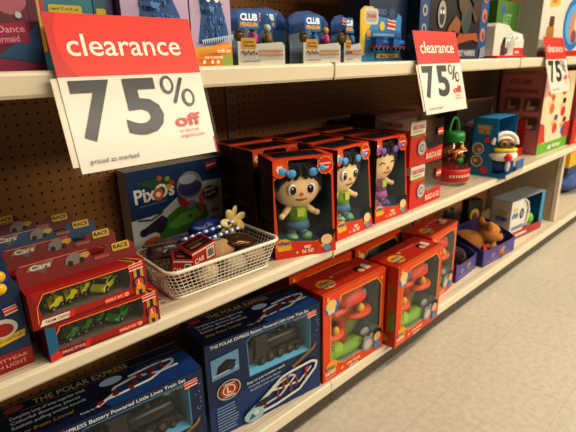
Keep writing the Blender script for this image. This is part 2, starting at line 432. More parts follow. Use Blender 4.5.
CW, CD, CH = .222, .082, .072
def vehicle_box(name, label, loc, rz, body='#a81d16', dark='#8a1712', blueband=False, header=True, plate='TEAM CREW', group='windowed toy vehicle boxes'):
    t = thing(name, label, 'toy box', loc, rz, group)
    hole = [(.020, .018), (CW-.040, .018), (CW-.034, .030), (CW-.034, CH-.010), (.030, CH-.010), (.016, CH-.024)]
    mb = carton(CW, CD, CH, M(body), hole=hole, inner=M('#6a5c50', .8), depth=CD-.008)
    P = faces(mb, CW, CD, CH); p = P['front']
    p.rect(0, 0, CW, .0045, '#7d120e')
    p.poly([(.012, .004), (.070, .004), (.075, .016), (.018, .016)], '#e2d8c4' if plate.startswith('TEAM') else '#8f1a14')
    p.text(plate, .022, .0072, .0052, '#6a1a14' if plate.startswith('TEAM') else '#efe0c8', w=.042, bold=.01)
    p.poly([(.062, .003), (.072, .003), (.077, .018), (.067, .018)], '#d02a20')
    p.rr(CW-.092, .004, CW-.040, .0145, .004, '#d9432f'); p.text('ONLY AT', CW-.089, .0068, .0048, '#f0dcc8', w=.034, bold=.015)
    p.disc(CW-.046, .0092, .0042, '#f0dcc8'); p.disc(CW-.046, .0092, .0030, '#d9432f'); p.disc(CW-.046, .0092, .0014, '#f0dcc8')
    # gold and navy racing stripes folding over the right of front and top
    for q, h0, h1, x0, x1 in ((p, 0, CH, CW-.027, CW-.027), (P['top'], 0, .029, CW-.027, CW-.045)):
        for j, c in enumerate(('#c8952e', '#22264a', '#c8952e')):
            q.poly([(x0+j*.007, h0), (x0+j*.007+.0068, h0), (x1+j*.007+.0068, h1), (x1+j*.007, h1)], c)
    p.poly(star(CW-.017, .026, .0125, .0145, 9), '#1f2350'); p.disc(CW-.017, .027, .009, '#d8431e'); p.poly([(CW-.026, .014), (CW-.017, .009), (CW-.008, .014), (CW-.011, .024), (CW-.023, .024)], '#e0912a')
    p.text('1', CW-.0195, .022, .010, '#f1e3c9', bold=.03)
    price_tag(p, CW-.036, CH-.018, .030, .014, .06)
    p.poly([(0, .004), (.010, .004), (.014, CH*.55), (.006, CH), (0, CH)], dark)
    p.line([(.011, .012), (.013, CH*.6), (.026, CH-.006), (CW-.036, CH-.006)], .0016, '#e0a33a')
    if blueband:
        p.poly([(0, .010), (.018, .022), (.018, CH-.004), (0, CH)], '#2a6a92'); p.poly([(0, .0), (.022, .003), (.016, .02), (0, .012)], '#d8361e')
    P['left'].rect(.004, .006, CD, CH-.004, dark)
    mb.build('carton', t)
    film(t, hole)
    if header:
        mb = MB(); hh = .040
        loop = [(.0, 0), (CW, 0), (CW, hh*.62), (CW-.012, hh*.86), (CW-.060, hh*.80), (CW-.066, hh*.55), (CW-.088, hh*.55), (CW-.094, hh), (.008, hh), (0, hh*.8)]
        loop = loop[:]
        mb.holed(loop, [], (0, .030, CH), (1, 0, 0), (0, .25, 1), M(dark))  # darker tone puts the top shelf's shade into the header colour
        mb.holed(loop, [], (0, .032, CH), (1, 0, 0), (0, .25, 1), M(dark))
        q = PR(mb, (0, .030, CH), (1, 0, 0), (0, .25, 1.03))
        q.line([(.008, hh-.001), (CW-.096, hh-.001)], .0014, '#d98a5a')
        q.poly([(.016, .026), (.060, .030), (.064, .038), (.050, .036), (.022, .035)], '#8b7d74'); q.poly([(.030, .026), (.052, .028), (.044, .016)], '#6b5d54')
        q.text('Cars', .022, .0265, .0095, '#d9ccba', w=.036, bold=.03, shear=.2)
        q.poly([(.082, .020), (.100, .016), (.126, .024), (.130, .034), (.112, .036), (.098, .040), (.086, .032)], '#8c8278' if not blueband else '#b06a3a')
        q.disc(.121, .030, .009, '#d2a126', .0055); q.disc(.092, .021, .005, '#1c1614'); q.disc(.114, .022, .005, '#1c1614')
        q.rr(CW-.048, .020, CW-.012, .036, .003, '#d8b63c'); q.text('RACE', CW-.045, .0245, .0078, '#30200f', w=.030, bold=.03)
        q.rect(CW-.086, .014, CW-.056, .020, '#b8584a')
        mb.build('hang_header', t)
    return t

def row_box(label, loc, rz, body, dark, plain=False):
    return vehicle_box('toy_vehicle_box', label, loc, rz, body, dark)
vb_low = vehicle_box('toy_vehicle_box', 'red windowed box of green toy vehicles, lower of the front pair', (.188, .846, ZM), -2, plate='DRAG STYLE', blueband=True, header=False)
vb_up = vehicle_box('toy_vehicle_box', 'red windowed box of yellow toy vehicles, on top of the front pair', (.170, .843, ZM+CH+.0006), 0)
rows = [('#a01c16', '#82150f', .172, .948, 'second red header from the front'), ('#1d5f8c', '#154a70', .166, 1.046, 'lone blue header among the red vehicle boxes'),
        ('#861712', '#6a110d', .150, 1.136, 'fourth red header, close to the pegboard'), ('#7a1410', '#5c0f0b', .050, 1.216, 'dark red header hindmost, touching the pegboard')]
for body, dark, x, y, lb in rows:
    vehicle_box('toy_vehicle_box', 'toy vehicle box with ' + lb, (x, y, ZM+CH+.0006), -1, body, dark)
    vehicle_box('toy_vehicle_box', 'bottom toy vehicle box under the ' + lb, (x+.002, y, ZM), -1, body, dark, header=False)

TYRE = M('#141312', .8)
def wheel(t, x, y, z, r, wd, name='wheel', hub='#8a8a86'):
    mb = MB(); mt = Matrix.Rotation(PI/2, 3, 'X')
    mb.lathe([(0, -wd/2), (r*.8, -wd/2), (r, -wd*.3), (r, wd*.3), (r*.8, wd/2), (0, wd/2)], TYRE, seg=14, mtx=mt)
    o = mb.build(name, t, loc=(x, y, z))
    mb = MB(); mb.lathe([(0, wd/2+.0004), (r*.5, wd/2+.0004)], M(hub), seg=10, mtx=mt); mb.lathe([(r*.5, -wd/2-.0004), (0, -wd/2-.0004)], M(hub), seg=10, mtx=mt)
    mb.build('hub', o)
    return o
def toy_car(label, loc, rz, col, s=1.0, group=None, name='toy_car'):
    t = thing(name, label, 'toy car', loc, rz, group)
    L, W_, b = .052*s, .024*s, M(col, .22)
    mb = MB()
    prof = [(-.5, .10), (-.5, .22), (-.44, .27), (-.22, .29), (-.10, .42), (.16, .42), (.30, .28), (.47, .24), (.5, .18), (.5, .10)]
    loop = [(x*L, z*L) for x, z in prof]
    mb.prism(loop, (0, -W_/2, 0), (1, 0, 0), (0, 0, 1), (0, W_, 0), b)
    for yy in (-W_/2-.0003, W_/2+.0003):
        mb.face([(x*L, yy, z*L) for x, z in ((-.18, .30), (-.08, .40), (.14, .40), (.25, .29))], M('#1c2228', .15))
    mb.face([(.17*L, -W_*.42, .415*L), (.17*L, W_*.42, .415*L), (.302*L, W_*.42, .29*L), (.302*L, -W_*.42, .29*L)], M('#1c2228', .15))
    mb.face([(-.09*L, -W_*.2, .4215*L), (.15*L, -W_*.2, .4215*L), (.15*L, W_*.2, .4215*L), (-.09*L, W_*.2, .4215*L)], M('#d8cfae'))
    for yy in (-.35, .35): mb.box(.495*L, yy*W_-.002*s, .17*L, .507*L, yy*W_+.002*s, .215*L, M('#f0e8c8'))
    mb.build('body', t, .0016*s)
    for x in (-.31, .31):
        for y in (-1, 1): wheel(t, x*L, y*W_*.46, .0062*s, .0062*s, .006*s)
    return t
def forklift(label, loc, rz, col, group):
    t = thing('toy_forklift', label, 'toy forklift', loc, rz, group); t.scale = (1.2, 1.2, 1.3)
    b = M(col, .25); dk = M('#22221e', .4)
    mb = MB(); mb.prism([(-.014, .004), (.012, .004), (.012, .010), (.004, .012), (-.002, .017), (-.014, .016)], (0, -.008, 0), (1, 0, 0), (0, 0, 1), (0, .016, 0), b); mb.build('body', t, .001)
    mb = MB()
    for x, y in ((-.011, -.007), (-.011, .007), (.003, -.007), (.003, .007)): mb.tube([(x, y, .014), (x*.9, y, .028)], .0009, dk, 6)
    mb.box(-.013, -.0085, .027, .005, .0085, .029, b); mb.build('roll_cage', t)
    mb = MB()
    for y in (-.005, .005): mb.tube([(.013, y, .003), (.013, y, .027)], .0010, dk, 6); mb.box(.013, y-.0012, .003, .026, y+.0012, .0042, dk)
    mb.box(.0125, -.006, .014, .0142, .006, .016, dk); mb.build('fork_mast', t)
    for x in (-.009, .008):
        for y in (-1, 1): wheel(t, x, y*.0085, .0042, .0042, .004)
    return t
def P_in(root_loc, rz, x, y, z):
    r = math.radians(rz); return (root_loc[0]+x*math.cos(r)-y*math.sin(r), root_loc[1]+x*math.sin(r)+y*math.cos(r), root_loc[2]+z)
for (loc, rz, c1, c2, who) in (((.170, .843, ZM+CH+.0006), 0, '#d8d018', '#d4d818', 'upper red box'), ((.188, .846, ZM), -2, '#3c7a34', '#2f9a34', 'lower red box')):
    cn = 'yellow' if c1 == '#d8d018' else 'green'
    for k in range(3):
        forklift('%s toy forklift in the window of the %s, %s' % (cn, who, ['farthest from the toy car', 'middle of three', 'nearest the toy car'][k]),
                 P_in(loc, rz, .046+.031*k, .026+.010*k, .0182), rz-155+6*k, c1, 'toy forklifts in the front boxes')
    toy_car('%s toy car in the window of the %s' % (cn, who), P_in(loc, rz, .150, .038, .0182), rz-140, c2, 1.2)

# ------------------------------------------------------------------ blue carded toys at the far left of the middle shelf
def blue_pack(label, loc, rz):
    t = thing('carded_push_light', label, 'toy pack', loc, rz, 'blue carded toys at far left'); w, d, h = .20, .05, .215
    mb = MB(); loop = [(0, 0), (w, 0), (w, h*.72), (w-.012, h*.84), (w-.010, h*.95), (w-.022, h), (.02, h), (0, h*.9)]
    mb.prism(loop, (0, 0, 0), (1, 0, 0), (0, 0, 1), (0, d, 0), M('#203a5c'))
    p = PR(mb, (0, 0, 0), (1, 0, 0), (0, 0, 1))
    p.rect(0, 0, w, .036, '#97231f'); p.text('LIGHTYEAR', w-.080, .021, .0062, '#d99a8e', w=.072, bold=.02); p.text('PUSH LIGHT', w-.078, .009, .0075, '#d99a8e', w=.066, bold=.02)
    p.poly([(w-.075, .048), (w-.006, .060), (w-.004, .074), (w-.073, .062)], '#d6b528'); p.text('PUSH TO LIGHT UP', w-.068, .055, .0045, '#40300c', w=.058, rot=9)
    p.disc(w-.038, .085, .024, '#c9c2bb', .018); p.disc(w-.038, .083, .017, '#a02018', .012)
    price_tag(p, w-.030, .108, .022, .014, .15)
    mb.build('backing_card', t, .003)
    mb = MB()
    mb.ell((w-.055, .0, .178), (.046, .020, .026), M('#253f8e', .15)); lb_ = mb.build('lens_base', t)
    for cx, cz in ((w-.030, .188), (w-.032, .166), (w-.06, .178)):
        mb = MB(); mb.ell((cx, -.018, cz), (.012, .007, .0105), M('#e0b41e', .15)); mb.build('round_lens', lb_)
    mb = MB(); mb.ell((w-.072, .012, .222), (.050, .016, .026), M('#d8d2c6', .2)); mb.build('white_dome', t)
    return t
bp = blue_pack('blue and red carded push light nearest the front at the left edge', (-.032, .872, ZM), -1)
dup(bp, (-.03, .955, ZM), 0, 'blue carded push light standing behind the front one at the left edge')

# ------------------------------------------------------------------ construction set box at the back
t = thing('construction_set_box', 'large white and navy toy box with green dome picture, against the pegboard', 'toy box', (.545, 1.222, ZM), 0)
w, d, h = .318, .055, .238
mb = carton(w, d, h, M('#c9cdc8')); p = faces(mb, w, d, h)['front']
p.poly([(0, h), (0, h*.40), (.09, h*.42), (.17, h*.62), (.22, h*.72), (w, h*.70), (w, h)], '#173a66')
p.poly([(.02, h*.86), (.14, h*.62), (.16, h*.72), (.13, h*.86)], '#2d5a2e')
p.text('PixOs', .018, h*.60, .040, '#e6e3da', w=.128, bold=.03, rot=3); p.disc(.092, h*.665, .0165, '#d4622a', .019); p.disc(.092, h*.665, .008, '#f0e6d0')
for cx, cy, c in ((.10, h*.86, '#c8582c'), (.125, h*.84, '#7aa632'), (.14, h*.78, '#b8402c'), (.128, h*.74, '#c8962c')): p.disc(cx, cy, .008, c)
p.text('crystal building studio', .030, h*.545, .006, '#8fb6d6', w=.085, rot=3)
p.poly([(.085, .02), (.225, .02), (.258, .055), (.250, .095), (.205, .112), (.150, .105), (.105, .080), (.082, .050)], '#3f7a2a')
p.poly([(.11, .055), (.16, .085), (.215, .09), (.235, .065), (.19, .05), (.14, .04)], '#6aa544')
p.poly([(.155, .118), (.178, .118), (.172, .160), (.152, .158)], '#5b4a78')
p.disc(.198, h*.70, .045, '#8d8f9c', .043); p.disc(.198, h*.665, .042, '#4b3d6e', .026); p.disc(.192, h*.78, .030, '#b4b8c0', .015)
p.rect(.185, .092, .212, .118, '#7f8496'); p.disc(.170, .118, .013, '#c22d34'); p.disc(.182, .110, .008, '#c22d34')
p.rr(.228, .072, .240, .130, .004, '#cf4a2a'); p.disc(.19, .07, .006, '#2d3a86'); p.disc(.215, .060, .006, '#b8382c')
p.disc(.268, .128, .036, '#c8842a', .026); p.disc(.270, .130, .031, '#232a6a', .022); p.text('Many', .248, .133, .011, '#e4dcc8', w=.042, bold=.03, rot=12); p.text('Parts', .250, .117, .011, '#e4dcc8', w=.042, bold=.03, rot=12)
p.poly([(.258, h-.034), (.300, h-.030), (.300, h-.006), (.258, h-.010)], '#a82a26'); p.line([(.262, h-.022), (.297, h-.018)], .004, '#e2d6c8'); p.poly([(.262, h-.046), (.292, h-.052), (.304, h-.036), (.280, h-.032)], '#2a1c24')
p.poly([(.022, .060), (.060, .078), (.095, .095), (.112, .080), (.106, .060), (.080, .050), (.040, .046)], '#33234c'); p.disc(.034, .055, .012, '#241838'); p.disc(.085, .058, .016, '#241838'); p.line([(.02, .095), (.06, .088), (.10, .105)], .004, '#33234c')
p.disc(.060, .018, .028, '#c46a2a', .018); p.disc(.282, .072, .024, '#ccd6c8', .018); p.disc(.276, .070, .010, '#b83a3a', .007); p.disc(.290, .070, .008, '#3f8a3a', .006)
mb.build('carton', t)

# ------------------------------------------------------------------ white mesh basket and its contents
BX, BY, BRZ = .452, .862, -2.5
t = thing('mesh_basket', 'white rectangular plastic mesh basket full of small party toys', 'basket', (BX, BY, ZM), BRZ)
W_, D_, H_ = .322, .185, .082
WH = M('#e4dccb', .35, 0, .02)
def bloop(f, n=6):
    i = .022*(1-f); return rrect(i, i, W_-i, D_-i, .026-.006*(1-f), n)
mb = MB()
# vertical ribs and horizontal hoops of the woven wall
import itertools
def perim(f, step, phase=0):
    L = bloop(f, 6); L = L+[L[0]]; seg = [math.dist(a, b) for a, b in zip(L, L[1:])]; tot = sum(seg); N = int(round(tot/step)); out = []
    for k in range(N):
        s = tot*(k+phase)/N; j = 0
        while s > seg[j]: s -= seg[j]; j += 1
        u = s/seg[j]; out.append((L[j][0]*(1-u)+L[j+1][0]*u, L[j][1]*(1-u)+L[j+1][1]*u))
    return out
nb = len(perim(1, .0125))
def perimN(f, N):
    L = bloop(f, 6); L = L+[L[0]]; seg = [math.dist(a, b) for a, b in zip(L, L[1:])]; tot = sum(seg); out = []
    for k in range(N):
        s = tot*k/N; j = 0
        while j < len(seg)-1 and s > seg[j]: s -= seg[j]; j += 1
        u = s/seg[j]; out.append((L[j][0]*(1-u)+L[j+1][0]*u, L[j][1]*(1-u)+L[j+1][1]*u))
    return out
lo, hi = perimN(0, nb), perimN(1, nb)
for a, b in zip(lo, hi): mb.tube([(a[0], a[1], .003), (b[0], b[1], H_-.004)],   .00125, WH, 5, caps=False)
for k in range(1, 7):
    f = k/7; mb.tube([(x, y, .003+f*(H_-.010)) for x, y in bloop(f)],   .00125, WH, 5, closed=True)
mb.holed(bloop(0), [], (0, 0, .002), (1, 0, 0), (0, 1, 0), M('#c9bfa9', .5))
mb.build('mesh_wall', t)
mb = MB(); mb.tube([(x, y, H_-.004) for x, y in bloop(1)], .0052, WH, 8, closed=True); mb.build('rim', t)
mb = MB(); mb.tube([(x, y, .004) for x, y in bloop(0)], .0042, WH, 8, closed=True); mb.build('base_ring', t)
BL = lambda x, y, z: P_in((BX, BY, ZM), BRZ, x, y, z)

def snack_box(label, loc, rot, w=.072, d=.045, h=.05, top='#7a1a16'):
    t = thing('small_red_box', label, 'box', loc, rot[2], 'small red boxes in the basket', rot[0], rot[1])
    mb = carton(w, d, h, M('#b02019')); P = faces(mb, w, d, h); p = P['front']
    p.rect(0, h*.86, w, h*.96, '#d9cfbd'); p.rect(w*.60, h*.16, w*.95, h*.80, '#ded5c4')
    for k in range(9): p.rect(w*(.64+.03*k), h*.26, w*(.64+.03*k)+(.0011 if k % 3 else .0007), h*.72, '#1d1a18')
    p.text('CAR', w*.06, h*.30, .013, '#e6d9c6', w=w*.42, bold=.03)
    q = P['top']; q.poly([(.004, .004), (w-.004, .004), (w-.004, d-.004), (.004, d-.004)], '#2a1a18'); q.rect(.01, .012, w*.6, .020, '#8a5a3c'); q.rect(.012, .026, w*.8, .032, '#7a2a20')
    P['left'].rect(0, h*.86, d, h*.96, '#d9cfbd')
    mb.build('carton', t)
    return t
snack_box('tilted red box with barcode panel, right one at front of basket', BL(.072, .018, .064), (10, -9, 6), .070, .050, .046)
snack_box('red box with white lettering, left one at front corner of basket', BL(.022, .034, .056), (10, 10, -24), .044, .042, .046)
snack_box('dark topped red box lying deeper under the striped straws', BL(.085, .088, .040), (4, 5, 14), .070, .050, .045)
# striped paper straws, tied flower bow, pouches
def stick(name, label, a, b, r, m1, m2=None, n=16, cat='straw', group=None):
    a, b = Vector(a), Vector(b); t = None; mb = MB()
    d = (b-a)
    for k in range(n): mb.tube([a+d*(k/n)-a, a+d*((k+1)/n)-a], r, (m1 if k % 2 == 0 or not m2 else m2), 10)
    o = mb.build(name); o.location = a
    return tag(o, label, cat, group)
B_, W2 = M('#2457a8', .35), M('#dfe4e6', .35)
stick('striped_straw', 'blue and white striped straw lying highest across the basket', BL(.092, .112, .104), BL(.245, .100, .121), .0042, B_, W2, group='striped straws on the basket')
stick('striped_straw', 'blue and white striped straw lying nearest the red boxes', BL(.105, .076, .100), BL(.240, .070, .112), .0042, B_, W2, group='striped straws on the basket')
stick('striped_straw', 'plain blue straw poking over the right end of the basket', BL(.235, .14, .100), BL(.335, .165, .098), .0028, B_, group='striped straws on the basket')
stick('wooden_stick', 'flat brown stick lying over the left end of the basket', BL(.000, .120, .112), BL(.110, .118, .100), .0036, M('#5b4634', .6), cat='stick')
def lump(name, label, cat, loc, r, mat, seed, amp=.25, mtx=None, group=None, extra=None):
    rnd = random.Random(seed); mb = MB(); mb.ell((0, 0, 0), r, mat, 26, 16, mtx)
    ph = [rnd.random()*6 for _ in range(6)]
    vv = []
    for x, y, z in mb.v:
        n = math.sin(x*140+ph[0])*math.cos(y*120+ph[1]) + math.sin(z*170+ph[2])*.7 + math.sin((x+y)*230+ph[3])*.5
        f = 1+amp*n*.4; vv.append((x*f, y*f, z*f))
    mb.v = vv
    o = mb.build(name); o.location = loc
    return tag(o, label, cat, group)
lump('burlap_pouch', 'tan cloth pouch tucked behind the barcode box', 'pouch', BL(.170, .080, .066), (.062, .030, .028), M_fuzzy('#a98a62', 120, .4, .15), 3, .12)
mb = MB()
for k in range(7):
    a = k*2*PI/7; mb.ell((.028*math.cos(a), .008*math.sin(2*a), .020*math.sin(a)), (.022, .004, .012), M('#d8c486', .5, 0, .15), 14, 8, Matrix.Rotation(-a, 3, 'Y') @ Matrix.Rotation(.5*math.sin(3*a), 3, 'X'))
mb.ell((0, -.006, 0), (.012, .010, .012), M('#cdb25a', .5))
o = mb.build('yellow_bow'); o.location = BL(.252, .115, .116); o.rotation_euler = (0, -.2, .1); tag(o, 'pale yellow gauzy bow on top of the basket at right', 'bow')
lump('blue_wrapped_favor', 'crumpled navy wrapped favor beside the yellow bow', 'favor', BL(.178, .135, .108), (.050, .026, .024), M('#1c2f6a', .25), 5, .35)
lump('foil_pouch', 'shiny brown foil pouch at right end of the basket', 'pouch', BL(.240, .085, .072), (.050, .040, .018), M('#6a4a34', .12, .6, .4), 9, .35, Matrix.Rotation(.25, 3, 'Y'))
lump('clear_bag', 'crinkled clear bag of trinkets at left end of the basket', 'bag', BL(.060, .135, .085), (.050, .030, .020), M('#5a4a40', .2, 0, .6), 12, .3)
lump('purple_pouch', 'flat purple pouch under the striped straws', 'pouch', BL(.100, .142, .092), (.045, .024, .012), M('#4a3a6a', .3), 14, .2)
for k, (x, y, c) in enumerate(((.12, .045, '#c9b79a'), (.20, .045, '#b5a58c'), (.27, .05, '#a98f70'), (.15, .12, '#7a6a5c'), (.06, .07, '#6a2a20'), (.22, .145, '#8a8178'), (.275, .12, '#5c5a66'))):
    lump('party_favor', ['cream wrapped favor low in basket behind front mesh', 'pale favor low in basket under the barcode box', 'tan favor low at right of basket', 'brown favor deep under the straws', 'maroon favor deep under the left red box', 'gray favor deep under the navy favor', 'slate favor deep under the yellow bow'][k],
         'favor', BL(x, y, .032), (.036, .022, .022), M(c, .4, 0, .3), 20+k, .25, group='wrapped favors low in the basket')

# ------------------------------------------------------------------ doll boxes
DW, DD, DH, DL = .185, .118, .276, .024
TEAL = M('#10465a', .6, 0, .3)
def doll_box(label, loc, rz, group='boxed rag dolls in three columns', face=True):
    t = thing('doll_box', label, 'toy box', loc, rz, group); w, d, h = DW, DD, DH
    hole = [(.012, .058), (.060, .045), (.120, .036), (w-.008, .052), (w-.007, h-.056), (w-.030, h-.024), (w-.055, h-.006), (.052, h-.006), (.040, h-.034), (.009, h-.055)]
    mb = carton(w, d, h, M('#d44616'), DL, hole, TEAL, d-.006)
    P = faces(mb, w, d, h, DL); p = P['front']
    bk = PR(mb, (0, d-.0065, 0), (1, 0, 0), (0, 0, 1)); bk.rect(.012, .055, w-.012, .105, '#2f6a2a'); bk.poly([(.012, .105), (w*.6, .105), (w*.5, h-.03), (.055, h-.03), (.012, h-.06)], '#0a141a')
    for a, b in ((0, 1), (1, 2), (2, 3), (4, 5), (7, 8), (8, 9)): p.line([hole[a], hole[b]], .003, '#d9941e')
    p.poly([(0, 0), (w, 0), (w, .030), (.12, .036), (.06, .046), (0, .058)], '#cf3a18')
    p.disc(.026, .040, .022, '#e0a420', .017); p.text('nihao', .008, .040, .011, '#1f4f96', w=.038, bold=.04); p.text('kai-lan', .007, .024, .013, '#e8c02a', w=.042, bold=.035)
    p.text('say', .086, .022, .011, '#f0dcc0', w=.022, bold=.03); p.text('hi hi!', .080, .008, .011, '#f0dcc0', w=.034, bold=.03)
    p.poly(star(.145, .022, .010, .004, 5), '#e8b82a'); p.poly(star(.064, .013, .006, .003, 5), '#e8b82a'); p.disc(.156, .046, .023, '#15110f', .022); p.disc(.134, .056, .009, '#15110f'); p.disc(.176, .058, .008, '#15110f'); p.disc(.156, .038, .018, '#e8c096', .015); p.disc(.156, .014, .011, '#5a9cc4', .010)
    p.disc(.026, h-.026, .0255, '#d8521a'); p.disc(.026, h-.026, .018, '#e05a1e')
    for k in range(6): p.disc(.026+.007*math.cos(k*PI/3), h-.028+.007*math.sin(k*PI/3), .0042, '#efd9c0')
    p.poly(star(w-.026, h-.027, .0235, .026, 12), '#e0a020'); p.disc(w-.026, h-.027, .022, '#d02818')
    p.text('squeeze', w-.043, h-.024, .006, '#f2e6d2', w=.034, bold=.03); p.text('me!', w-.036, h-.036, .007, '#f2e6d2', w=.020, bold=.03)
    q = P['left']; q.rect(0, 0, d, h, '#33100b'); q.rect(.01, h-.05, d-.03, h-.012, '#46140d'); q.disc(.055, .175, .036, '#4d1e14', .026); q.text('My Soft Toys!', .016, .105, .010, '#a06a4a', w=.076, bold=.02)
    q.text('ni hao', .018, h-.038, .013, '#9a5030', w=.046, bold=.02)
    q = P['top']; q.rect(.02, .012, w-.02, d-DL-.012, '#0c1c26'); q.rect(0, 0, w, .010, '#d0401c')
    mb.build('carton', t)
    film(t, hole, DL, h)
    return t
SKIN = M('#f6d4a6', .75); HAIR = M_fuzzy('#0b0a0b', 90, .3, .2)
def doll(label, loc, rz, top='#86b83e', skirt='#4f86a8', bowc='#5f9fd0', shoe='#6fa8cc', shoe2='#8fc06a', wink=False):
    t = thing('rag_doll', label, 'doll', loc, rz, 'dolls in the front boxes'); t.scale = (1.22, 1.05, 1.14)
    # doll stands about .215 tall facing -y
    mb = MB(); mb.ell((0, 0, .146), (.052, .034, .044), SKIN, 28, 18)
    for sx in (-1, 1): mb.ell((sx*.051, .002, .140), (.008, .006, .011), SKIN, 12, 8)
    mb.ell((0, -.0345, .138), (.004, .004, .0035), M('#cf8c56', .7), 10, 6); hd = mb.build('head', t); hd.scale = (1.10, 1.08, 1.16); hd.location = (0, 0, -.030)
    for sx in (-1, 1):
        mb = MB()
        if wink:
            mb.tube([(sx*.021+dx, -.0325+abs(dx)*.05, .147+.006*math.cos(dx/.010*1.4)) for dx in (-.010, -.006, -.002, .002, .006, .010)], .0014, M('#140e0c'), 6)
        else:
            mb.ell((sx*.021, -.0300, .148), (.0105, .005, .0125), M('#efe6d8', .3), 14, 10); mb.ell((sx*.0195, -.0332, .147), (.0072, .0034, .0092), M('#120c0a', .2), 12, 8); mb.ell((sx*.0195-.002, -.0362, .151), (.002, .001, .0024), M('#ffffff', .2), 8, 6)
        mb.build('eye', hd)
    mb = MB(); mb.tube([(x, -.0322+abs(x)*.12, .1245+(x*x)*14) for x in (-.012, -.008, -.004, 0, .004, .008, .012)], .0013, M('#8a2a22'), 6); mb.build('mouth', hd)
    mb = MB()
    mb.ell((0, .008, .156), (.057, .036, .046), HAIR, 26, 16)
    # swept fringe parted at the middle, pointed locks down both cheeks
    for sx in (-1, 1):
        for x0, x1, z1 in ((.004, .012, .168), (.010, .026, .166), (.016, .039, .160), (.022, .049, .146)):
            mb.tube([(sx*x0, -.020, .197), (sx*(x0*.5+x1*.55), -.034+x1*.18, .184), (sx*x1, -.035+x1*.36, z1)], [.009, .0105, .0022], HAIR, 8)
    for sx in (-1, 1): mb.ell((sx*.046, .006, .192), (.016, .016, .014), HAIR, 16, 10); mb.tube([(sx*.050, .006, .185), (sx*.056, .010, .165), (sx*.054, .014, .135), (sx*.050, .014, .118)], [.014, .017, .012, .002], HAIR, 10)
    hr = mb.build('hair', t); hr.scale = (1.10, 1.08, 1.16); hr.location = (0, 0, -.030)
    for sx in (-1, 1):
        mb = MB(); b = M(bowc, .6)
        for a in (-1, 1): mb.ell((sx*.034+a*.010, -.037, .186+a*.003*sx), (.0112, .005, .0092), b, 12, 8)
        mb.ell((sx*.034, -.041, .186), (.004, .004, .0045), b, 10, 6); mb.build('hair_bow', hr)
    mb = MB(); mb.lathe([(0, .104), (.012, .104), (.017, .098), (.023, .080), (.026, .058), (0, .055)], M(top, .8), seg=20); mb.box(-.009, -.027, .070, .009, -.020, .090, M('#c2cf5a', .8)); mb.build('shirt', t)
    mb = MB(); mb.lathe([(.022, .062), (.028, .050), (.031, .036), (0, .034)], M(skirt, .8), seg=20); mb.build('shorts', t)
    for sx in (-1, 1):
        mb = MB(); mb.tube([(sx*.016, 0, .096), (sx*.030, -.006, .082), (sx*.040, -.014, .074)], [.008, .0085, .007], SKIN, 10); mb.ell((sx*.044, -.017, .073), (.008, .007, .008), SKIN, 12, 8); mb.build('arm', t)
        mb = MB(); mb.tube([(sx*.013, 0, .044), (sx*.014, -.003, .022)], .0098, SKIN, 10); lg = mb.build('leg', t)
        mb = MB(); mb.ell((sx*.018, -.010, .013), (.016, .022, .013), M(shoe, .6), 16, 10); mb.ell((sx*.018, -.020, .013), (.0125, .0135, .0115), M(shoe2, .6), 14, 8); mb.build('shoe', lg)
    return t
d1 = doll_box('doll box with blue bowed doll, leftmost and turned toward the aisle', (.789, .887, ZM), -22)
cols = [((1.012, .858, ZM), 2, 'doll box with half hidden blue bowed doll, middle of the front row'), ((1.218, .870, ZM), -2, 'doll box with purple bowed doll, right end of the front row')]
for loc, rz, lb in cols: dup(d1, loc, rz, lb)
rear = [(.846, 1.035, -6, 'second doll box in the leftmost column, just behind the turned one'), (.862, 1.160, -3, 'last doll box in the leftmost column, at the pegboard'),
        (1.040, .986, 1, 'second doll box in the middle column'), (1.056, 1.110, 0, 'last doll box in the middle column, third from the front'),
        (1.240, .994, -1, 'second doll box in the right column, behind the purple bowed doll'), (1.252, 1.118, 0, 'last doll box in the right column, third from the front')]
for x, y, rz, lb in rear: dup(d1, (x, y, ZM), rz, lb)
doll('black haired rag doll with blue bows and green shirt in the leftmost box', P_in((.789, .887, ZM), -22, .092, .062, .0245), -22)
doll('blue bowed rag doll in green shirt inside the middle front box', P_in((1.012, .858, ZM), 2, .094, .062, .0245), 2)
doll('rag doll with purple bows and purple outfit in the right front box', P_in((1.218, .870, ZM), -2, .092, .062, .0245), -2, '#9a4c8e', '#b06ab0', '#8a66b8', '#c070b4', '#7a5ab0', True)

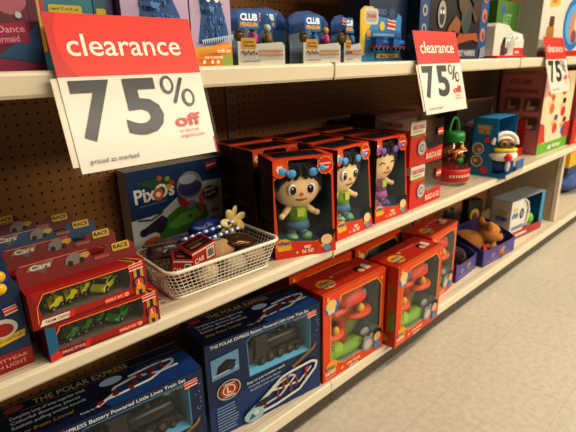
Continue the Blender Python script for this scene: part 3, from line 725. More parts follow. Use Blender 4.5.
# ------------------------------------------------------------------ stacked red and clear vehicle cartons
def rescue_box(label, loc, rz):
    t = thing('vehicle_carton', label, 'toy box', loc, rz, 'red and clear vehicle cartons stacked in pairs'); w, d, h = .225, .12, .156
    mb = MB(); R_ = M('#cc2a16'); 
    mb.box(0, 0, 0, w, d, .006, R_)
    # red L-shaped sleeve: low front band rising to the left, red left side
    mb.prism([(0, .006), (w, .006), (w, .054), (.128, .046), (.100, .064), (.088, h-.046), (0, h-.046)], (0, 0, 0), (1, 0, 0), (0, 0, 1), (0, .003, 0), R_)
    mb.box(0, .003, .006, .003, d, h-.030, R_); mb.box(0, d-.003, .006, w, d, h-.01, M('#9a9288'))
    mb.box(0, 0, h-.046, .095, .003, h, M('#d8cfbe')); mb.box(0, .003, h-.030, .003, d, h, M('#d8cfbe'))
    p = PR(mb, (0, 0, 0), (1, 0, 0), (0, 0, 1))
    for k in range(8):
        x = .003+k*.0112; p.poly([(x, h-.056), (x+.006, h-.056), (x+.010, h-.046), (x+.004, h-.046)], '#1a1614')
        if k < 8: p.poly([(x+.006, h-.056), (x+.0112, h-.056), (x+.0152, h-.046), (x+.010, h-.046)], '#d8a826')
    p.text('BUILD A TRUCK', .010, h-.026, .014, '#b8281c', w=.076, bold=.03); p.rect(.012, h-.036, .070, h-.033, '#8a8178')
    p.poly(star(.072, .060, .026, .031, 12), '#8d8a88'); p.disc(.072, .060, .023, '#cfc8bc'); p.disc(.072, .060, .016, '#6e6a72'); p.poly([(.060, .052), (.084, .052), (.080, .070), (.066, .070)], '#b8b2aa')
    p.text('BUILD & GO', .104, .016, .020, '#ead9c4', w=.105, bold=.03); p.rect(w-.05, h-.062, w-.012, h-.036, '#d04a34'); p.rect(w-.05, h-.052, w-.012, h-.047, '#e6dccb')
    q = PR(mb, (0, d, 0), (0, -1, 0), (0, 0, 1)); q.text('TRUCK', .02, h-.020, .012, '#b8281c', w=.07, bold=.03)
    mb.build('carton', t)
    mb = MB(); mb.box(.001, .0012, .007, w-.001, d-.004, h-.001, M_film('clear_tub', .90, '#f6f4ef', .12)); mb.build('clear_tub', t)
    return t
rb = rescue_box('red and clear vehicle carton at the bottom of the stack beside the purple bowed doll', (1.420, .868, ZM), 1)
dup(rb, (1.412, .872, ZM+.1575), 0, 'red and clear vehicle carton on top of the stack beside the purple bowed doll')
for z, who, c in ((ZM, 'lower', '#8a8c88'), (ZM+.1575, 'upper', '#77766f')):
    toy_car('gray toy vehicle inside the %s red and clear carton' % who, (1.54, .935, z+.0075), 200, c, 2.1)
# dark boxes deep behind them
def plain_box(name, label, loc, size, rz, col, art=None, left=None, topc=None, cat='toy box', group=None):
    w, d, h = size; t = thing(name, label, cat, loc, rz, group)
    mb = carton(w, d, h, M(col)); P = faces(mb, w, d, h)
    if left: P['left'].rect(0, 0, d, h, left)
    if topc: P['top'].rect(0, 0, w, d, topc)
    if art: art(P, w, d, h)
    mb.build('carton', t); return t
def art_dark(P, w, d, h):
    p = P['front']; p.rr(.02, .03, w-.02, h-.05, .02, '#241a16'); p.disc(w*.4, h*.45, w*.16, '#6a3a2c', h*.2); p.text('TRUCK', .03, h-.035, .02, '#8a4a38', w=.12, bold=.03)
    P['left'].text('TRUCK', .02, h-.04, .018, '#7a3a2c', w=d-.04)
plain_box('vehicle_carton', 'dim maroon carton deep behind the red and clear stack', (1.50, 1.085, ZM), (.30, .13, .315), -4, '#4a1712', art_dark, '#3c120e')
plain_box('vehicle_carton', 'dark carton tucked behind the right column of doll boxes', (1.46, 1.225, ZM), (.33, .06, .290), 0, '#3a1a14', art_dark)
def art_game(P, w, d, h):
    p = P['front']; p.rr(.02, .05, w-.02, h-.03, .012, '#33231c'); p.disc(w*.45, h*.55, w*.2, '#6a5a4c', h*.12); p.poly([(w*.2, h*.4), (w*.7, h*.35), (w*.8, h*.55), (w*.3, h*.6)], '#3d2a22'); p.poly([(w-.028, h*.50), (w-.012, h*.55), (w-.012, h*.8), (w-.02, h*.85)], '#8fa52a'); p.rect(.03, .015, w*.5, .04, '#8a2a20')
    p.line([(.005, h-.005), (w-.005, h-.005)], .006, '#8a6a4a')
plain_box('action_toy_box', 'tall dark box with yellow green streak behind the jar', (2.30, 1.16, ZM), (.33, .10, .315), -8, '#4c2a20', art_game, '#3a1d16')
plain_box('action_toy_box', 'low colorful box between the jar and the blue boxed toy', (2.20, 1.03, ZM), (.14, .08, .20), -30, '#7f8a92', lambda P, w, d, h: (P['front'].disc(w*.5, h*.6, w*.3, '#c8a83a', h*.2), P['front'].rect(0, 0, w, h*.3, '#3c4a7a')), '#5a5a70')

# ------------------------------------------------------------------ green-lidded jar
JX, JY = 1.884, .957
t = thing('toy_jar', 'clear plastic jar of toy animals with green lid and handle', 'jar', (JX, JY, ZM))
mb = MB(); mb.lathe([(0, .002), (.060, .002), (.070, .010), (.072, .03), (.076, .08), (.075, .135), (.066, .160), (.050, .176), (.046, .186)], M_film('jar_plastic', .92, '#fdfcf8', .05), seg=32); mb.build('jar_body', t)
mb = MB(); mb.lathe([(.0735, .020), (.0765, .022), (.0790, .072), (.0765, .074)], M('#c4271c', .4), seg=32)
for k in range(9):
    a = math.radians(205+k*9); 
    mb.face([(.0798*math.cos(a+da), .0798*math.sin(a+da), z) for da, z in ((0, .040), (.09, .040), (.09, .052), (0, .052))], M('#e6d3c0'))
mb.build('label_band', t)
mb = MB(); mb.lathe([(.0, .224), (.040, .224), (.046, .218), (.048, .190), (.045, .182), (0, .182)], M('#1f7a33', .35), seg=32); ld = mb.build('lid', t)
mb = MB(); mb.tube([(.040*math.cos(PI*k/12), 0, .216+.066*math.sin(PI*k/12)) for k in range(13)], .0055, M('#2c9a3e', .3), 10); mb.build('handle', ld)
def toy_animal(label, loc, rz, col, s=1):
    t = thing('toy_animal', label, 'toy animal', loc, rz, 'plastic animals in the jar')
    mb = MB(); m = M(col, .45, 0, .2)
    mb.ell((0, 0, .022*s), (.022*s, .010*s, .011*s), m, 14, 8); mb.ell((.026*s, 0, .033*s), (.010*s, .007*s, .008*s), m, 12, 8); mb.tube([(.016*s, 0, .026*s), (.025*s, 0, .033*s)], .006*s, m, 8)
    for x in (-.014, .013):
        for y in (-.006, .006): mb.tube([(x*s, y*s, .018*s), (x*1.05*s, y*s, 0)], [.0042*s, .003*s], m, 7)
    mb.tube([(-.020*s, 0, .026*s), (-.030*s, 0, .018*s)], [.002*s, .001*s], m, 6)
    mb.build('body', t); return t
an = [('#e0702a', 'orange'), ('#7a4a28', 'dark brown'), ('#3a8a44', 'green'), ('#c8a06a', 'tan'), ('#c05a28', 'rust'), ('#3a3a34', 'charcoal'), ('#a8763e', 'light brown'), ('#d8823e', 'amber'), ('#e89a5a', 'peach'), ('#c8905a', 'ginger'), ('#d8a860', 'sandy'), ('#b04a20', 'brick red')]
for k, (c, nm) in enumerate(an):
    a = k*2.4; r = .030 if k % 4 else .010
    toy_animal('%s plastic animal heaped in the green lidded jar' % nm, (JX+r*math.cos(a), JY+r*math.sin(a)-.006, ZM+.070+.0068*k), math.degrees(a)+90, c, 1.05)

# ------------------------------------------------------------------ blue box with white helmeted toy
BBX, BBY, BBR = 2.098, .806, 3
t = thing('blue_toy_box', 'bright blue toy box with round pictures on its side, overhanging the shelf edge', 'toy box', (BBX, BBY, ZM), BBR)
w, d, h = .23, .165, .262
BLUE = M('#1c6f9e', .4)
mb = MB()
# open front corner: back, left side with cut, floor, top flap
mb.box(0, 0, 0, w, d, .016, BLUE); mb.box(0, d-.004, .016, w, d, h, BLUE); mb.box(w-.004, .05, .016, w, d-.004, h, BLUE)
mb.prism([(.0, .016), (d-.064, .016), (d-.062, .110), (d-.050, .160), (d-.055, h), (.0, h)], (0, d, 0), (0, -1, 0), (0, 0, 1), (.004, 0, 0), BLUE)
mb.box(0, .06, h-.004, w, d, h, M('#2a84b4')); mb.box(.13, 0, .016, w, .004, .06, M('#3a6aa0'))
q = PR(mb, (0, d, 0), (0, -1, 0), (0, 0, 1))
q.text('FIREBIRD', .020, .212, .018, '#d8a02a', w=.064, bold=.05); q.text('POP UPS', .026, .192, .016, '#d8a02a', w=.052, bold=.05)
q.disc(.070, .165, .014, '#c43a34'); q.disc(.032, .125, .027, '#d9c9a8'); q.disc(.032, .125, .022, '#8a6a52'); q.disc(.030, .068, .027, '#d9c9a8'); q.disc(.030, .068, .022, '#7a6252'); q.disc(.066, .030, .017, '#c43a34'); q.disc(.038, .120, .009, '#d0b08a'); q.disc(.024, .070, .009, '#c8b492')
mb.build('carton', t)
mb = MB(); mb.box(0, -.001, .0, w, -.0003, .016, M('#c9b7a0')); mb.build('front_flap', t)
def P_bb(x, y, z): return P_in((BBX, BBY, ZM), BBR, x, y, z)
t = thing('helmet_toy', 'white helmeted plush toy with yellow visor and red nose, in blue box', 'toy', P_bb(.054, .046, .0166), -42); t.scale = (1.0, 1.0, 1.02)
mb = MB(); mb.ell((0, 0, .040), (.056, .050, .040), M('#1d3c78', .6)); mb.build('body', t)
mb = MB(); mb.lathe([(.050, .060), (.062, .072), (.066, .086), (.050, .100), (.0, .112)], M('#e2ddd2', .6), seg=24); mb.ell((0, -.020, .078), (.060, .042, .026), M('#e6e2d8', .6)); mb.build('white_collar', t)
mb = MB(); mb.ell((0, .006, .128), (.054, .050, .048), M('#e6e1d6', .5), 26, 16); mb.build('helmet', t)
mb = MB(); mb.ell((0, -.026, .128), (.040, .028, .030), M('#7a5638', .6), 20, 12); mb.build('face', t)
for sx in (-1, 1):
    mb = MB(); mb.ell((sx*.017, -.046, .134), (.016, .012, .015), M('#b88a30', .15)); mb.ell((sx*.017, -.055, .134), (.010, .005, .010), M('#2a4650', .1)); mb.build('goggle_lens', t)
mb = MB(); mb.tube([(.046*math.cos(a), -.028-.024*math.sin(a), .107) for a in [PI*k/10 for k in range(11)]], .009, M('#d9c81e', .4), 8); mb.build('yellow_chin_strap', t)
mb = MB(); mb.tube([(.054*math.cos(PI*k/12), -.020, .128+.050*math.sin(PI*k/12)) for k in range(13)], .010, M('#e9e5dc', .4), 10); mb.build('helmet_rim', t)
mb = MB(); mb.ell((0, -.064, .078), (.017, .014, .017), M('#d8281e', .4)); mb.build('red_knob', t)
mb = MB(); mb.ell((.004, -.056, .040), (.011, .010, .026), M('#cfd3d6', .5)); mb.build('zipper_tab', t)
# red tray with a black and white toy
t = thing('red_toy_tray', 'red open tray box holding a black and white toy, beside big pink box', 'toy box', (2.50, .962, ZM), 2)
mb = MB(); R2 = M('#a8241a'); w, d, h = .22, .14, .19
mb.box(0, d-.004, 0, w, d, h, R2); mb.box(0, 0, 0, w, d-.004, .004, R2); mb.box(w-.004, 0, .004, w, d-.004, h, R2); mb.box(0, 0, .004, w-.004, .004, .045, M('#c8402a')); mb.box(0, .04, .004, .004, d-.004, h, M('#b8b2b0'))
q = PR(mb, (0, d, 0), (0, -1, 0), (0, 0, 1)); q.rect(.01, .06, .07, .12, '#a03a3a'); q.rect(.01, .13, .09, h-.01, '#3a4a86')
mb.build('carton', t)
t = thing('penguin_plush', 'black and white plush penguin toy sitting in the red tray', 'plush toy', (2.60, 1.022, ZM+.0045), -30)
mb = MB(); K = M_fuzzy('#17171a'); mb.ell((0, 0, .05), (.040, .036, .05), K); mb.ell((0, -.004, .115), (.034, .032, .032), K); 
for sx in (-1, 1): mb.ell((sx*.042, 0, .06), (.012, .02, .032), K)
mb.build('body', t, remesh=.004)
mb = MB(); mb.ell((0, -.022, .048), (.027, .020, .038), M_fuzzy('#d9d4ca')); mb.ell((0, -.024, .112), (.022, .014, .018), M_fuzzy('#d9d4ca')); mb.build('white_belly', t)
mb = MB(); mb.ell((0, -.042, .110), (.007, .010, .005), M('#d8922a')); mb.build('beak', t)

# ------------------------------------------------------------------ large pink box at the right
def art_pink(P, w, d, h):
    p = P['front']; p.rect(0, 0, w, h*.13, '#6fae3a'); p.rect(0, h*.13, w, h, '#e3cfae')
    p.poly([(.0, h*.13), (w*.22, h*.14), (w*.14, h*.36), (0, h*.4)], '#c8463a'); p.poly([(0, h*.7), (w*.2, h*.74), (w*.16, h), (0, h)], '#dba5a0')
    for cx, cy, c1, c2 in ((.14, .58, '#b8682c', '#d8703c'), (.32, .52, '#3a2a24', '#c83a34'), (.22, .32, '#4a5a98', '#d84a3c'), (.36, .27, '#6a3a28', '#4a6aa8'), (.10, .80, '#8a4a34', '#d8a044'), (.30, .80, '#7a4a30', '#c86a5a')):
        p.disc(cx*w/.46, cy*h+.030, .026, '#e0b48c', .026); p.disc(cx*w/.46, cy*h+.048, .026, c1, .016); p.disc(cx*w/.46, cy*h-.012, .034, c2, .028); p.line([(cx*w/.46-.03, cy*h), (cx*w/.46-.055, cy*h+.03)], .012, '#e0b48c')
    p.rect(w*.78, h*.14, w, h*.34, '#c03a38'); p.text('play kitchen', w*.3, h*.04, .026, '#e8e4cc', w=.20, bold=.03)
    q = P['left']; q.rect(0, 0, d, h, '#b86a68'); q.rect(.012, .012, d-.012, h-.012, '#c47c78'); q.text('KITCHEN', .05, h-.06, .028, '#a02a30', w=d-.12, bold=.03); q.rect(.03, h-.105, d-.03, h-.085, '#a84a4c')
    for i in (0, 1):
        for j in (0, 1):
            cx, cy = .075+i*.105, h-.165-j*.10; q.rr(cx-.043, cy-.036, cx+.043, cy+.036, .008, '#7a5248'); q.poly([(cx-.03, cy-.03), (cx+.01, cy-.03), (cx+.03, cy+.01), (cx-.02, cy+.02)], '#c8a088'); q.rr(cx-.01, cy-.01, cx+.036, cy+.026, .006, '#5a3a2e')
plain_box('play_kitchen_box', 'big pink and cream box with children pictures and green bottom stripe', (2.738, .905, ZM), (.46, .235, .435), -1, '#d9b8a4', art_pink)
def art_red(P, w, d, h):
    p = P['front']; p.rect(0, h*.35, w, h, '#5c4a52'); p.rect(0, 0, w, h*.35, '#c02a24'); p.disc(w*.5, h*.6, w*.3, '#8a7a88')
plain_box('action_toy_box', 'dark and red box right of the big pink box', (3.205, .875, ZM), (.085, .2, .45), 0, '#8a2420', art_red)

# ------------------------------------------------------------------ BASE SHELF: blue train set boxes
def train_box(label, loc, rz, w=.385):
    d, h = .150, .300
    t = thing('train_set_box', label, 'toy box', loc, rz, 'blue train set boxes')
    hole = [(.130, .152), (w-.042, .152), (w-.038, .160), (w-.038, h-.030), (w-.050, h-.022), (.140, h-.022), (.126, h-.034)]
    NAVY = M('#142a52', .35, 0, .2)
    mb = carton(w, d, h, NAVY, hole=hole, inner=M('#6fc0e0', .6), depth=.085)
    P = faces(mb, w, d, h); p = P['front']
    p.poly([(0, 0), (w, 0), (w, .09), (.2, .13), (0, .10)], '#1b3c70')
    p.line(hole+[hole[0]], .0025, '#4f93b8')
    p.text('THE POLAR EXPRESS Battery Powered Little Lines Train Set', .016, h-.016, .0095, '#d9dde0', w=w-.06, bold=.02)
    p.text('Ages 4 and up', w-.10, h-.0285, .0058, '#c79a3a', w=.06)
    price_tag(p, w-.048, h-.038, .034, .018, .05)
    p.poly([(w-.110, .150-.028), (w-.030, .158), (w-.014, .172), (w-.022, .150), (w-.102, .112)], '#a87f34'); p.line([(w-.100, .122), (w-.024, .160)], .002, '#4a3614'); p.line([(w-.098, .116), (w-.022, .153)], .002, '#4a3614')
    # inset picture, round maker emblem, fine print
    p.poly([(.014, .188), (.098, .192), (.098, .258), (.014, .252)], '#6d96b4'); p.poly([(.026, .198), (.078, .206), (.090, .228), (.060, .240), (.034, .226)], '#171c28'); p.line([(.018, .200), (.094, .206)], .003, '#c8ccd0'); p.disc(.074, .214, .012, '#2a3040')
    p.disc(.062, .142, .037, '#c7b9a6', .031); p.disc(.062, .142, .033, '#1a1d2c', .028); p.disc(.062, .142, .028, '#b03a26', .0235); p.disc(.062, .142, .020, '#d9c9b4', .017); p.disc(.062, .142, .016, '#b03a26', .0135)
    p.text('L', .055, .134, .017, '#e8dcc8', bold=.05); p.text('LIONEL', .040, .1195, .0058, '#e8dcc8', w=.044, bold=.03); p.text('TRAINS', .043, .160, .0048, '#e8dcc8', w=.038, bold=.03)
    lines(p, .020, .098, .066, 9, .0096, .0040, '#8fa4c0')
    p.text('Easy to put together track', .118, .132, .0080, '#cfd6dc', w=.13, bold=.02, rot=3); p.text('Colorful diorama pieces', .122, .118, .0072, '#cfd6dc', w=.11, rot=3); p.text('Realistic train sounds', .128, .105, .0072, '#cfd6dc', w=.10, rot=3)
    # printed looping white track with brick red piers and bridges
    trk = [(.118, .036), (.105, .026), (.135, .018), (.215, .020), (.300, .034), (.362, .084), (.368, .104), (.348, .114), (.276, .110), (.235, .104), (.175, .066), (.118, .036)]
    p.line(trk, .009, '#d8d8d2'); p.line([(.15, .034), (.23, .046), (.285, .088), (.270, .098), (.225, .088), (.165, .056), (.15, .034)], .007, '#c9cac6'); p.line([(.185, .078), (.225, .070), (.300, .062), (.345, .096)], .007, '#d0d0cc')
    for x, y in ((.17, .038), (.215, .050), (.235, .070), (.262, .052), (.285, .066), (.250, .085), (.32, .075)): p.poly([(x, y-.012), (x+.008, y-.012), (x+.009, y+.020), (x+.001, y+.020)], '#8c3a2c')
    p.poly([(.130, .042), (.170, .040), (.190, .052), (.180, .064), (.150, .060)], '#20242c'); p.poly([(.325, .086), (.340, .096), (.332, .104), (.318, .098)], '#b83a26')
    p.disc(.135, .024, .034, '#9fc0cc', .022); p.poly([(.115, .012), (.15, .018), (.155, .032), (.125, .028)], '#3a5a7a'); p.disc(.142, .028, .010, '#c8d0d0')
    for k in range(10): p.disc(w-.012-.014*random.random(), .19+.09*random.random(), .0016, '#8fa4c0')
    bk = PR(mb, (0, .0845, 0), (1, 0, 0), (0, 0, 1)); bk.rect(.132, .155, w-.075, h-.026, '#2b4350')
    # top panel
    q = P['top']
    q.rect(0, 0, w, d, '#0c1a3a'); q.rect(0, d*.72, w, d, '#081228'); q.line([(.005, d*.74), (w-.005, d*.74)], .0016, '#7f6a3a'); q.line([(.005, d-.006), (w-.005, d-.006)], .0018, '#8a7a4a')
    q.disc(.032, d-.024, .026, '#0d1220', .017); q.disc(.032, d-.024, .019, '#7c2f2a', .012)
    q.text('THE POLAR EXPRESS', .070, d-.034, .019, '#a8925e', w=.205, bold=.012)
    q.poly([(.19, .02), (.23, .06), (.29, .095), (.34, .098), (w, .09), (w, .0), (.2, .0)], '#173f78')
    q.disc(.225, .088, .026, '#9fb8d6', .014)
    q.line([(.175, .018), (.205, .034), (.225, .060), (.275, .068), (.330, .050), (.375, .052)], .008, '#d4d6d4'); q.line([(.180, .030), (.225, .030), (.300, .036), (.368, .066), (.372, .080), (.330, .084), (.262, .078)], .007, '#d4d6d4')
    q.poly([(.182, .026), (.220, .046), (.214, .056), (.178, .036)], '#161c26'); q.line([(.178, .022), (.19, .03)], .010, '#a02a26')
    for x, y in ((.215, .040), (.250, .036), (.262, .052), (.278, .062), (.300, .052), (.312, .068), (.335, .070)): q.poly([(x, y-.012), (x+.010, y-.010), (x+.010, y+.012), (x, y+.010)], '#7c322c')
    for k, tx in enumerate(('Complete loop of snap-together track', 'Colorful diorama pieces', 'Realistic puffing smoke sounds')): q.text(tx, .020, .088-.017*k, .0098, '#c4ccd4', w=(.150, .135, .142)[k], bold=.012)
    q.text('Easy from Lionel', .022, .030, .0115, '#b08a3a', w=.108, bold=.02, shear=.2); q.text('Ready to run', .14, .012, .007, '#c4ccd4', w=.04)
    P['left'].rect(0, 0, d, h, '#122649'); P['right'].rect(0, 0, d, h, '#122649')
    mb.build('carton', t)
    film(t, hole)
    return t
def toy_loco(label, loc, rz):
    t = thing('toy_locomotive', label, 'toy train', loc, rz, 'locomotives inside the train set boxes'); t.scale = (.98, 1.1, 1.3); K = M('#17171a', .35); mt = Matrix.Rotation(PI/2, 3, 'Y')
    mb = MB(); mb.lathe([(0, -.055), (.017, -.055), (.018, -.050), (.018, .055), (.015, .062), (0, .062)], K, (0, 0, .040), 18, mt); mb.tube([(.04, 0, .055), (.04, 0, .075)], [.006, .008], K, 10); mb.ell((.0, 0, .058), (.008, .008, .008), K); mb.build('boiler', t)
    mb = MB(); mb.box(-.098, -.022, .022, -.055, .022, .074, K); mb.box(-.104, -.025, .074, -.050, .025, .078, M('#26262a')); mb.build('cab', t, .0015)
    mb = MB(); mb.box(-.10, -.019, .014, .066, .019, .024, M('#2a2624')); mb.prism([(.066, .004), (.090, .004), (.070, .024), (.066, .024)], (0, -.017, 0), (1, 0, 0), (0, 0, 1), (0, .034, 0), M('#33302c')); mb.build('frame', t)
    for x, r in ((-.075, .011), (-.045, .015), (-.010, .015), (.025, .015), (.052, .009)):
        for y in (-1, 1): wheel(t, x, y*.020, r, r, .005, hub='#5a4a34')
    mb = MB(); mb.box(-.128, -.021, .014, -.108, .021, .056, M('#1c1c20')); mb.build('tender', t, .0015)
    return t
TB1, TB2 = ((.090, .884, ZB), -6), ((.552, .909, ZB), -8)
train_box('blue train set box at the left, its front partly cut by the picture bottom', *TB1, .412)
train_box('blue train set box beside the first orange playset box, maker emblem showing', *TB2)
for (loc, rz), who in ((TB1, 'left'), (TB2, 'right')):
    toy_loco('black toy steam locomotive in the window of the %s train box' % who, P_in(loc, rz, .285 if who == 'left' else .262, .045, .1525), rz)

# ------------------------------------------------------------------ orange playset boxes
def playset_box(label, loc, rz, w=.318, d=.125, h=.315):
    t = thing('playset_box', label, 'toy box', loc, rz, 'orange tree house playset boxes')
    hole = [(.034, .072), (.090, .040), (w-.092, .040), (w-.055, .062), (w-.020, .100), (w-.020, h-.055), (w-.045, h-.024), (.080, h-.024), (.066, h-.060), (.034, h-.075)]
    O = M('#d64a1c', .4)
    mb = carton(w, d, h, O, hole=hole, inner=M('#7f8d92', .7, 0, .3), depth=.086); P = faces(mb, w, d, h); p = P['front']
    p.line(hole+[hole[0]], .0045, '#dba326')
    p.disc(.040, h-.052, .034, '#3a6aa2', .026); p.disc(.036, h-.044, .024, '#e0c07a', .020); p.poly([(.02, h-.060), (.055, h-.058), (.05, h-.072), (.024, h-.074)], '#d8c8a8')
    p.disc(.040, .050, .026, '#e2a41e', .022); p.text('nihao', .012, .040, .012, '#2a5a9c', w=.044, bold=.04); p.text('kai-lan', .010, .022, .014, '#e8d6b8', w=.050, bold=.04); p.rect(.010, .010, .060, .015, '#e0a888')
    p.poly(star(.090, .020, .010, .004, 5), '#e8c02a'); p.text('tree house', .112, .018, .013, '#e8d6b8', w=.070, bold=.03); p.text('playset', .125, .004, .010, '#e8d6b8', w=.045, bold=.03)
    p.disc(w-.086, .052, .031, '#8f8b8a', .030); p.disc(w-.086, .050, .020, '#bdb6ae', .019); p.disc(w-.100, .078, .011, '#8f8b8a'); p.disc(w-.070, .078, .011, '#8f8b8a')
    p.disc(w-.036, .068, .026, '#1a1412', .025); p.disc(w-.036, .060, .020, '#d8a87c', .018); p.disc(w-.036, .028, .018, '#4a88b0', .018)
    p.poly(star(w-.024, h-.030, .009, .004, 5), '#e8b02a'); p.poly(star(.018, h-.016, .011, .005, 5), '#e8b02a')
    q = P['top']; q.rect(0, 0, w, d, '#b02a18'); q.line([(.0, .006), (w, .006)], .003, '#dba326'); q.disc(.065, d*.42, .036, '#d8a01e', .030); q.text('nihao', .042, d*.44, .013, '#2a5a9c', w=.048, bold=.04); q.text('kai-lan', .034, d*.26, .013, '#2a5a9c', w=.062, bold=.04)
    q.poly(star(.115, d*.6, .010, .005, 5), '#e0b080'); q.text('tree house playset', .13, d*.62, .012, '#d98a70', w=.10, bold=.02); q.disc(w*.74, d*.40, .019, '#1a1412', .019); q.disc(w*.74, d*.34, .014, '#d8a87c', .013); q.poly([(w*.80, d*.25), (w*.90, d*.3), (w*.88, d*.6), (w*.81, d*.55)], '#c9c2ba')
    q = P['left']; q.rect(0, 0, d, h, '#c8381c'); q.rect(d-.034, .06, d-.004, h-.07, '#a8682c'); q.line([(d-.036, .055), (d-.036, h-.065)], .003, '#dba326'); q.poly([(d-.032, .062), (d-.006, .062), (d-.006, .14), (d-.032, .12)], '#86a23a'); q.disc(d-.02, .18, .016, '#c8542a', .03); q.disc(d-.05, .03, .02, '#e2a41e', .016); q.disc(.045, .16, .03, '#d88a4a', .05)
    q = P['right']; q.rect(0, 0, d, h, '#c0341c'); q.disc(.06, .16, .035, '#c8c0b8', .05)
    bk = PR(mb, (0, .0855, 0), (1, 0, 0), (0, 0, 1)); bk.poly([(.034, .075), (.09, .045), (w-.09, .045), (w-.03, .10), (w*.7, .13), (.036, .15)], '#9ab83e'); bk.poly([(.036, .15), (w*.55, .14), (w*.62, h-.07), (.07, h-.07), (.036, h-.085)], '#d8884a'); bk.disc(w*.36, h*.62, .05, '#c8542a', .04); bk.disc(w*.22, h*.45, .04, '#b86a30', .03)
    mb.build('carton', t); film(t, hole)
    return t
def tree_playset(label, loc, rz):
    t = thing('tree_house_playset', label, 'playset', loc, rz, 'tree house playsets in the orange boxes'); t.scale = (1.32, .90, 1.16)
    T_ = M('#a8481e', .5, 0, .2); G = M('#7aa23a', .6, 0, .2)
    mb = MB(); mb.ell((.0, 0, .012), (.085, .040, .022), G); mb.ell((-.05, 0, .020), (.04, .035, .030), M('#94b848', .6)); mb.build('grass_base', t)
    mb = MB(); mb.tube([(-.01, .01, .02), (-.015, .01, .07), (.0, .01, .12), (.01, .01, .175)], [.026, .020, .022, .028], T_, 12); mb.tube([(-.01, .01, .10), (-.045, .0, .135), (-.07, 0, .150)], [.014, .012, .016], T_, 10); mb.tube([(.0, .01, .12), (.05, .0, .150)], [.014, .014], T_, 10); mb.build('trunk', t)
    mb = MB()
    for x, z, r in ((-.058, .078, .042), (.040, .112, .048), (-.045, .152, .040)): mb.lathe([(0, -.004), (r, -.004), (r*1.05, 0), (r, .005), (0, .006)], M('#cf5426', .5), (x, -.002, z), 20)
    mb.build('platforms', t)
    mb = MB(); mb.lathe([(.060, 0), (.052, .018), (.030, .034), (0, .042)], M('#c23c22', .5), (.01, .005, .168), 20); mb.ell((-.045, .0, .185), (.030, .028, .018), M('#cf6a2a', .5)); mb.build('roof', t)
    mb = MB(); mb.box(-.005, -.030, .165, .060, -.002, .178, M('#6a9cb8', .4)); mb.box(0, -.033, .178, .055, -.004, .186, M('#86b4c8', .4)); mb.build('blue_cot', t, .003)
    mb = MB()
    for k in range(6): mb.tube([(-.084, -.030, .018+.010*k), (-.060, -.030, .018+.010*k)], .0018, M('#9bbf3c'), 6)
    for x in (-.084, -.060): mb.tube([(x, -.030, .0), (x, -.030, .074)], .0024, M('#9bbf3c'), 6)
    mb.build('ladder', t)
    mb = MB(); mb.lathe([(0, 0), (.010, 0), (.014, .012), (.008, .024), (0, .026)], M('#d6a82c'), (.04, -.024, .118), 14); mb.ell((.062, -.020, .036), (.018, .012, .014), M('#9a9a98')); mb.ell((-.050, -.022, .094), (.010, .010, .014), M('#d6b23c')); mb.build('accessories', t)
    return t
PB = [((.945, .852, ZB), -2, 'orange playset box touching the blue train box'), ((1.270, .800, ZB), 1, 'orange playset box pulled forward to the shelf edge'), ((1.604, .868, ZB), 6, 'orange playset box set back beside the purple trays')]
for k, (loc, rz, lb) in enumerate(PB):
    playset_box(lb, loc, rz, .308 if k < 2 else .268)
    tree_playset('plastic tree house seen through the window of the %s playset box' % ['first', 'forward pulled', 'set back'][k], P_in(loc, rz, (.150, .152, .128)[k], .043, .0410), rz)
playset_box('orange playset box in the back row behind the middle one', (1.30, 1.01, ZB), 2)
playset_box('orange playset box in the back row behind the first one', (.965, 1.02, ZB), -1)

# ------------------------------------------------------------------ purple trays with plush
def plush_tray(label, loc, rz, w):
    t = thing('purple_tray', label, 'display tray', loc, rz, 'purple cardboard trays of plush'); d, h = .20, .115
    PU = M('#40376a', .5, 0, .3); PI_ = M('#2c2442', .6)
    mb = MB(); mb.box(0, 0, 0, w, d, .004, PU); mb.box(0, d-.004, .004, w, d, h+.035, PU)
    mb.prism([(0, .004), (w, .004), (w, h-.030), (w*.86, h-.042), (w*.14, h-.036), (0, h-.020)], (0, 0, 0), (1, 0, 0), (0, 0, 1), (0, .004, 0), M('#5d5290', .5, 0, .25))
    for x in (0, w-.004): mb.prism([(.004, .004), (d-.004, .004), (d-.004, h+.03), (d-.06, h+.02), (.03, h-.02), (.004, h-.035)], (x, 0, 0), (0, 1, 0), (0, 0, 1), (.004, 0, 0), PU)
    p = PR(mb, (0, 0, 0), (1, 0, 0), (0, 0, 1)); p.rect(w*.1, .010, w*.9, .020, '#7a6fa6'); p.disc(w*.62, .044, .022, '#b8a84e', .014); p.disc(w*.30, .040, .018, '#8a7fb4', .014); p.text('pups', w*.54, .039, .010, '#5a3a7a', w=w*.15, bold=.04)
    q = PR(mb, (0, d, 0), (0, -1, 0), (0, 0, 1)); q.rect(.05, .015, d-.03, .06, '#5f5490'); q.disc(d*.5, .06, .02, '#7a6fa6')
    mb.build('tray', t)
    return t
